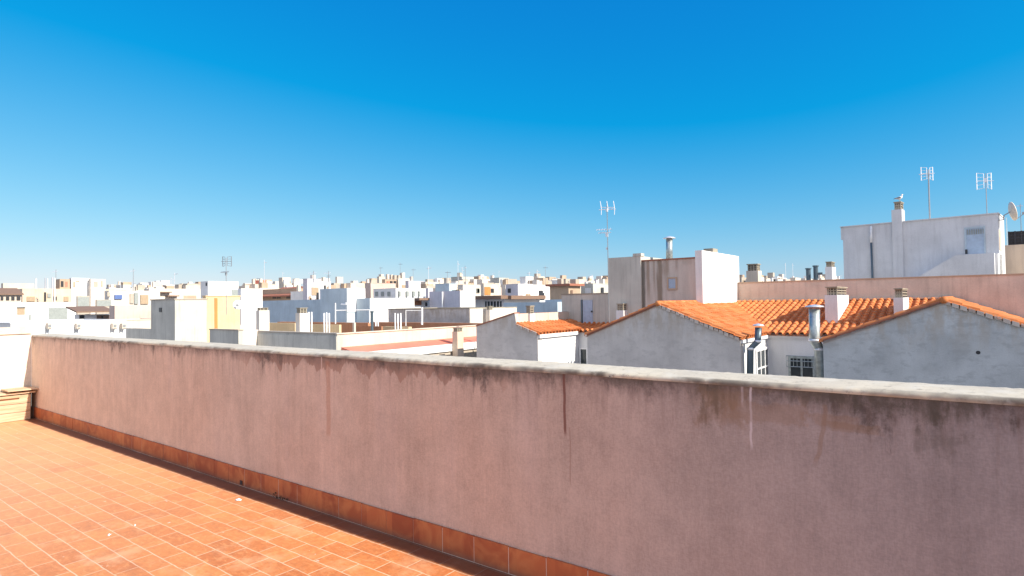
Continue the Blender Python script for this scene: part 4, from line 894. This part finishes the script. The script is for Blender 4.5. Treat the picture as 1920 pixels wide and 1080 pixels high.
# rearmost skyline row ----------------------------------------------------------------------
ords = ['first', 'second', 'third', 'fourth', 'fifth', 'sixth', 'seventh', 'eighth', 'ninth', 'tenth', 'eleventh', 'twelfth']
names = {'warmwhite': 'off-white', 'cream': 'cream', 'white': 'white', 'pinkish': 'pinkish', 'stone': 'stone coloured', 'tan': 'tan', 'lilac': 'lilac grey'}
zones = [(196, 378, 535, 'on the skyline above the grey tower'), (446, 700, 533, 'above the blue grey building'), (795, 900, 529, 'on the skyline above the lilac block'), (900, 1012, 527, 'above the long brown awning'), (1012, 1142, 526, 'just left of the stained tower'), (1384, 1582, 521, 'on the skyline over the pink wall')]
rn = random.Random(11)
zones2 = [(a, b, c + 9, d) for a, b, c, d in zones[:5]]
for zi, (z0p, z1p, ty, where) in enumerate(zones + zones2):
    near = zi >= len(zones)
    p_ = z0p; cnt = {}
    while p_ < z1p:
        wpx = rn.uniform(9, 24) if z0p > 780 else rn.uniform(14, 34)
        D_ = rn.uniform(130, 240); top = ty + rn.uniform(-3.5, 4.5); sh = rn.uniform(.2, .5)
        pR_ = min(p_ + wpx, z1p); mk = rn.choice(['warmwhite', 'warmwhite', 'white', 'cream', 'white', 'pinkish', 'stone', 'warmwhite', 'lilac'])
        if near: D_ = rn.uniform(98, 125); top = ty + rn.uniform(-4, 4)
        if z1p > 1400: D_ = rn.uniform(150, 230); top = ty + rn.uniform(-1.5, 3)
        cnt[mk] = cnt.get(mk, 0) + 1
        t_, g = bld('%s %s %s block from the left %s' % (ords[cnt[mk] - 1], names[mk], 'mid-distance' if near else 'far', where), D_, p_, p_ + wpx * sh, pR_, top, mk, nm='distant_building', group='far blocks along the skyline')
        dx, dy = g[1] - g[0], g[3] - g[2]
        for i in range(rn.randint(1, 3)):
            x_ = g[0] + dx * rn.random(); y_ = g[2] + dy * rn.random() * .8; s_ = .5 + rn.random() * 1.2
            MB().box(x_ - s_, x_, y_, y_ + s_ * (1 + rn.random() * 2), g[4], g[4] + .3 + rn.random() * 1.2).build(rn.choice(['chimney', 'roof_hut']), M[rn.choice(['warmwhite', 'cream', 'tan', 'stone', 'white'])], t_)
        for i in range(rn.choice([0, 0, 1])):
            x_ = g[0] + dx * rn.random(); y_ = g[2] + dy * rn.random(); hh = 1 + rn.random() ** 2 * 4
            MB().tube([(x_, y_, g[4]), (x_, y_, g[4] + hh)], .05, 4).tube([(x_ - .5 * rn.random(), y_, g[4] + hh * .9), (x_ + .5 * rn.random(), y_ + .4, g[4] + hh * (.8 + .15 * rn.random()))], .05, 4).build('antenna', M['alu'], t_)
        for i in range(rn.randint(1, 3)):
            if dy < 2: break
            y_ = g[2] + dy * rn.random() * .85; w_ = .5 + rn.random() * 1.6; zt2 = g[4] - .5 - rn.random() * 5; hh = .4 + rn.random() * 1.8
            MB().box(g[1] + .102, g[1] + .16 + (rn.random() < .3) * .8, y_, y_ + w_, zt2 - hh, zt2).build(rn.choice(['shutter', 'door', 'awning_panel']), M[rn.choice(['tan', 'shutter', 'lilac', 'greyshutter', 'stone', 'awning', 'dark', 'peach'])], t_)
        if dy > 3:
            for i in range(min(5, int(dy / 3))):
                y_ = g[2] + dy * (i + .35) / min(5, int(dy / 3))
                MB().box(g[1] + .003, g[1] + .1, y_, y_ + 1.2, g[4] - 2.4, g[4] - 1.1).build('window', M[rn.choice(['greyshutter', 'dark', 'tan', 'shutter'])], t_)
        p_ = pR_ - rn.uniform(0, 3) if pR_ < z1p else z1p
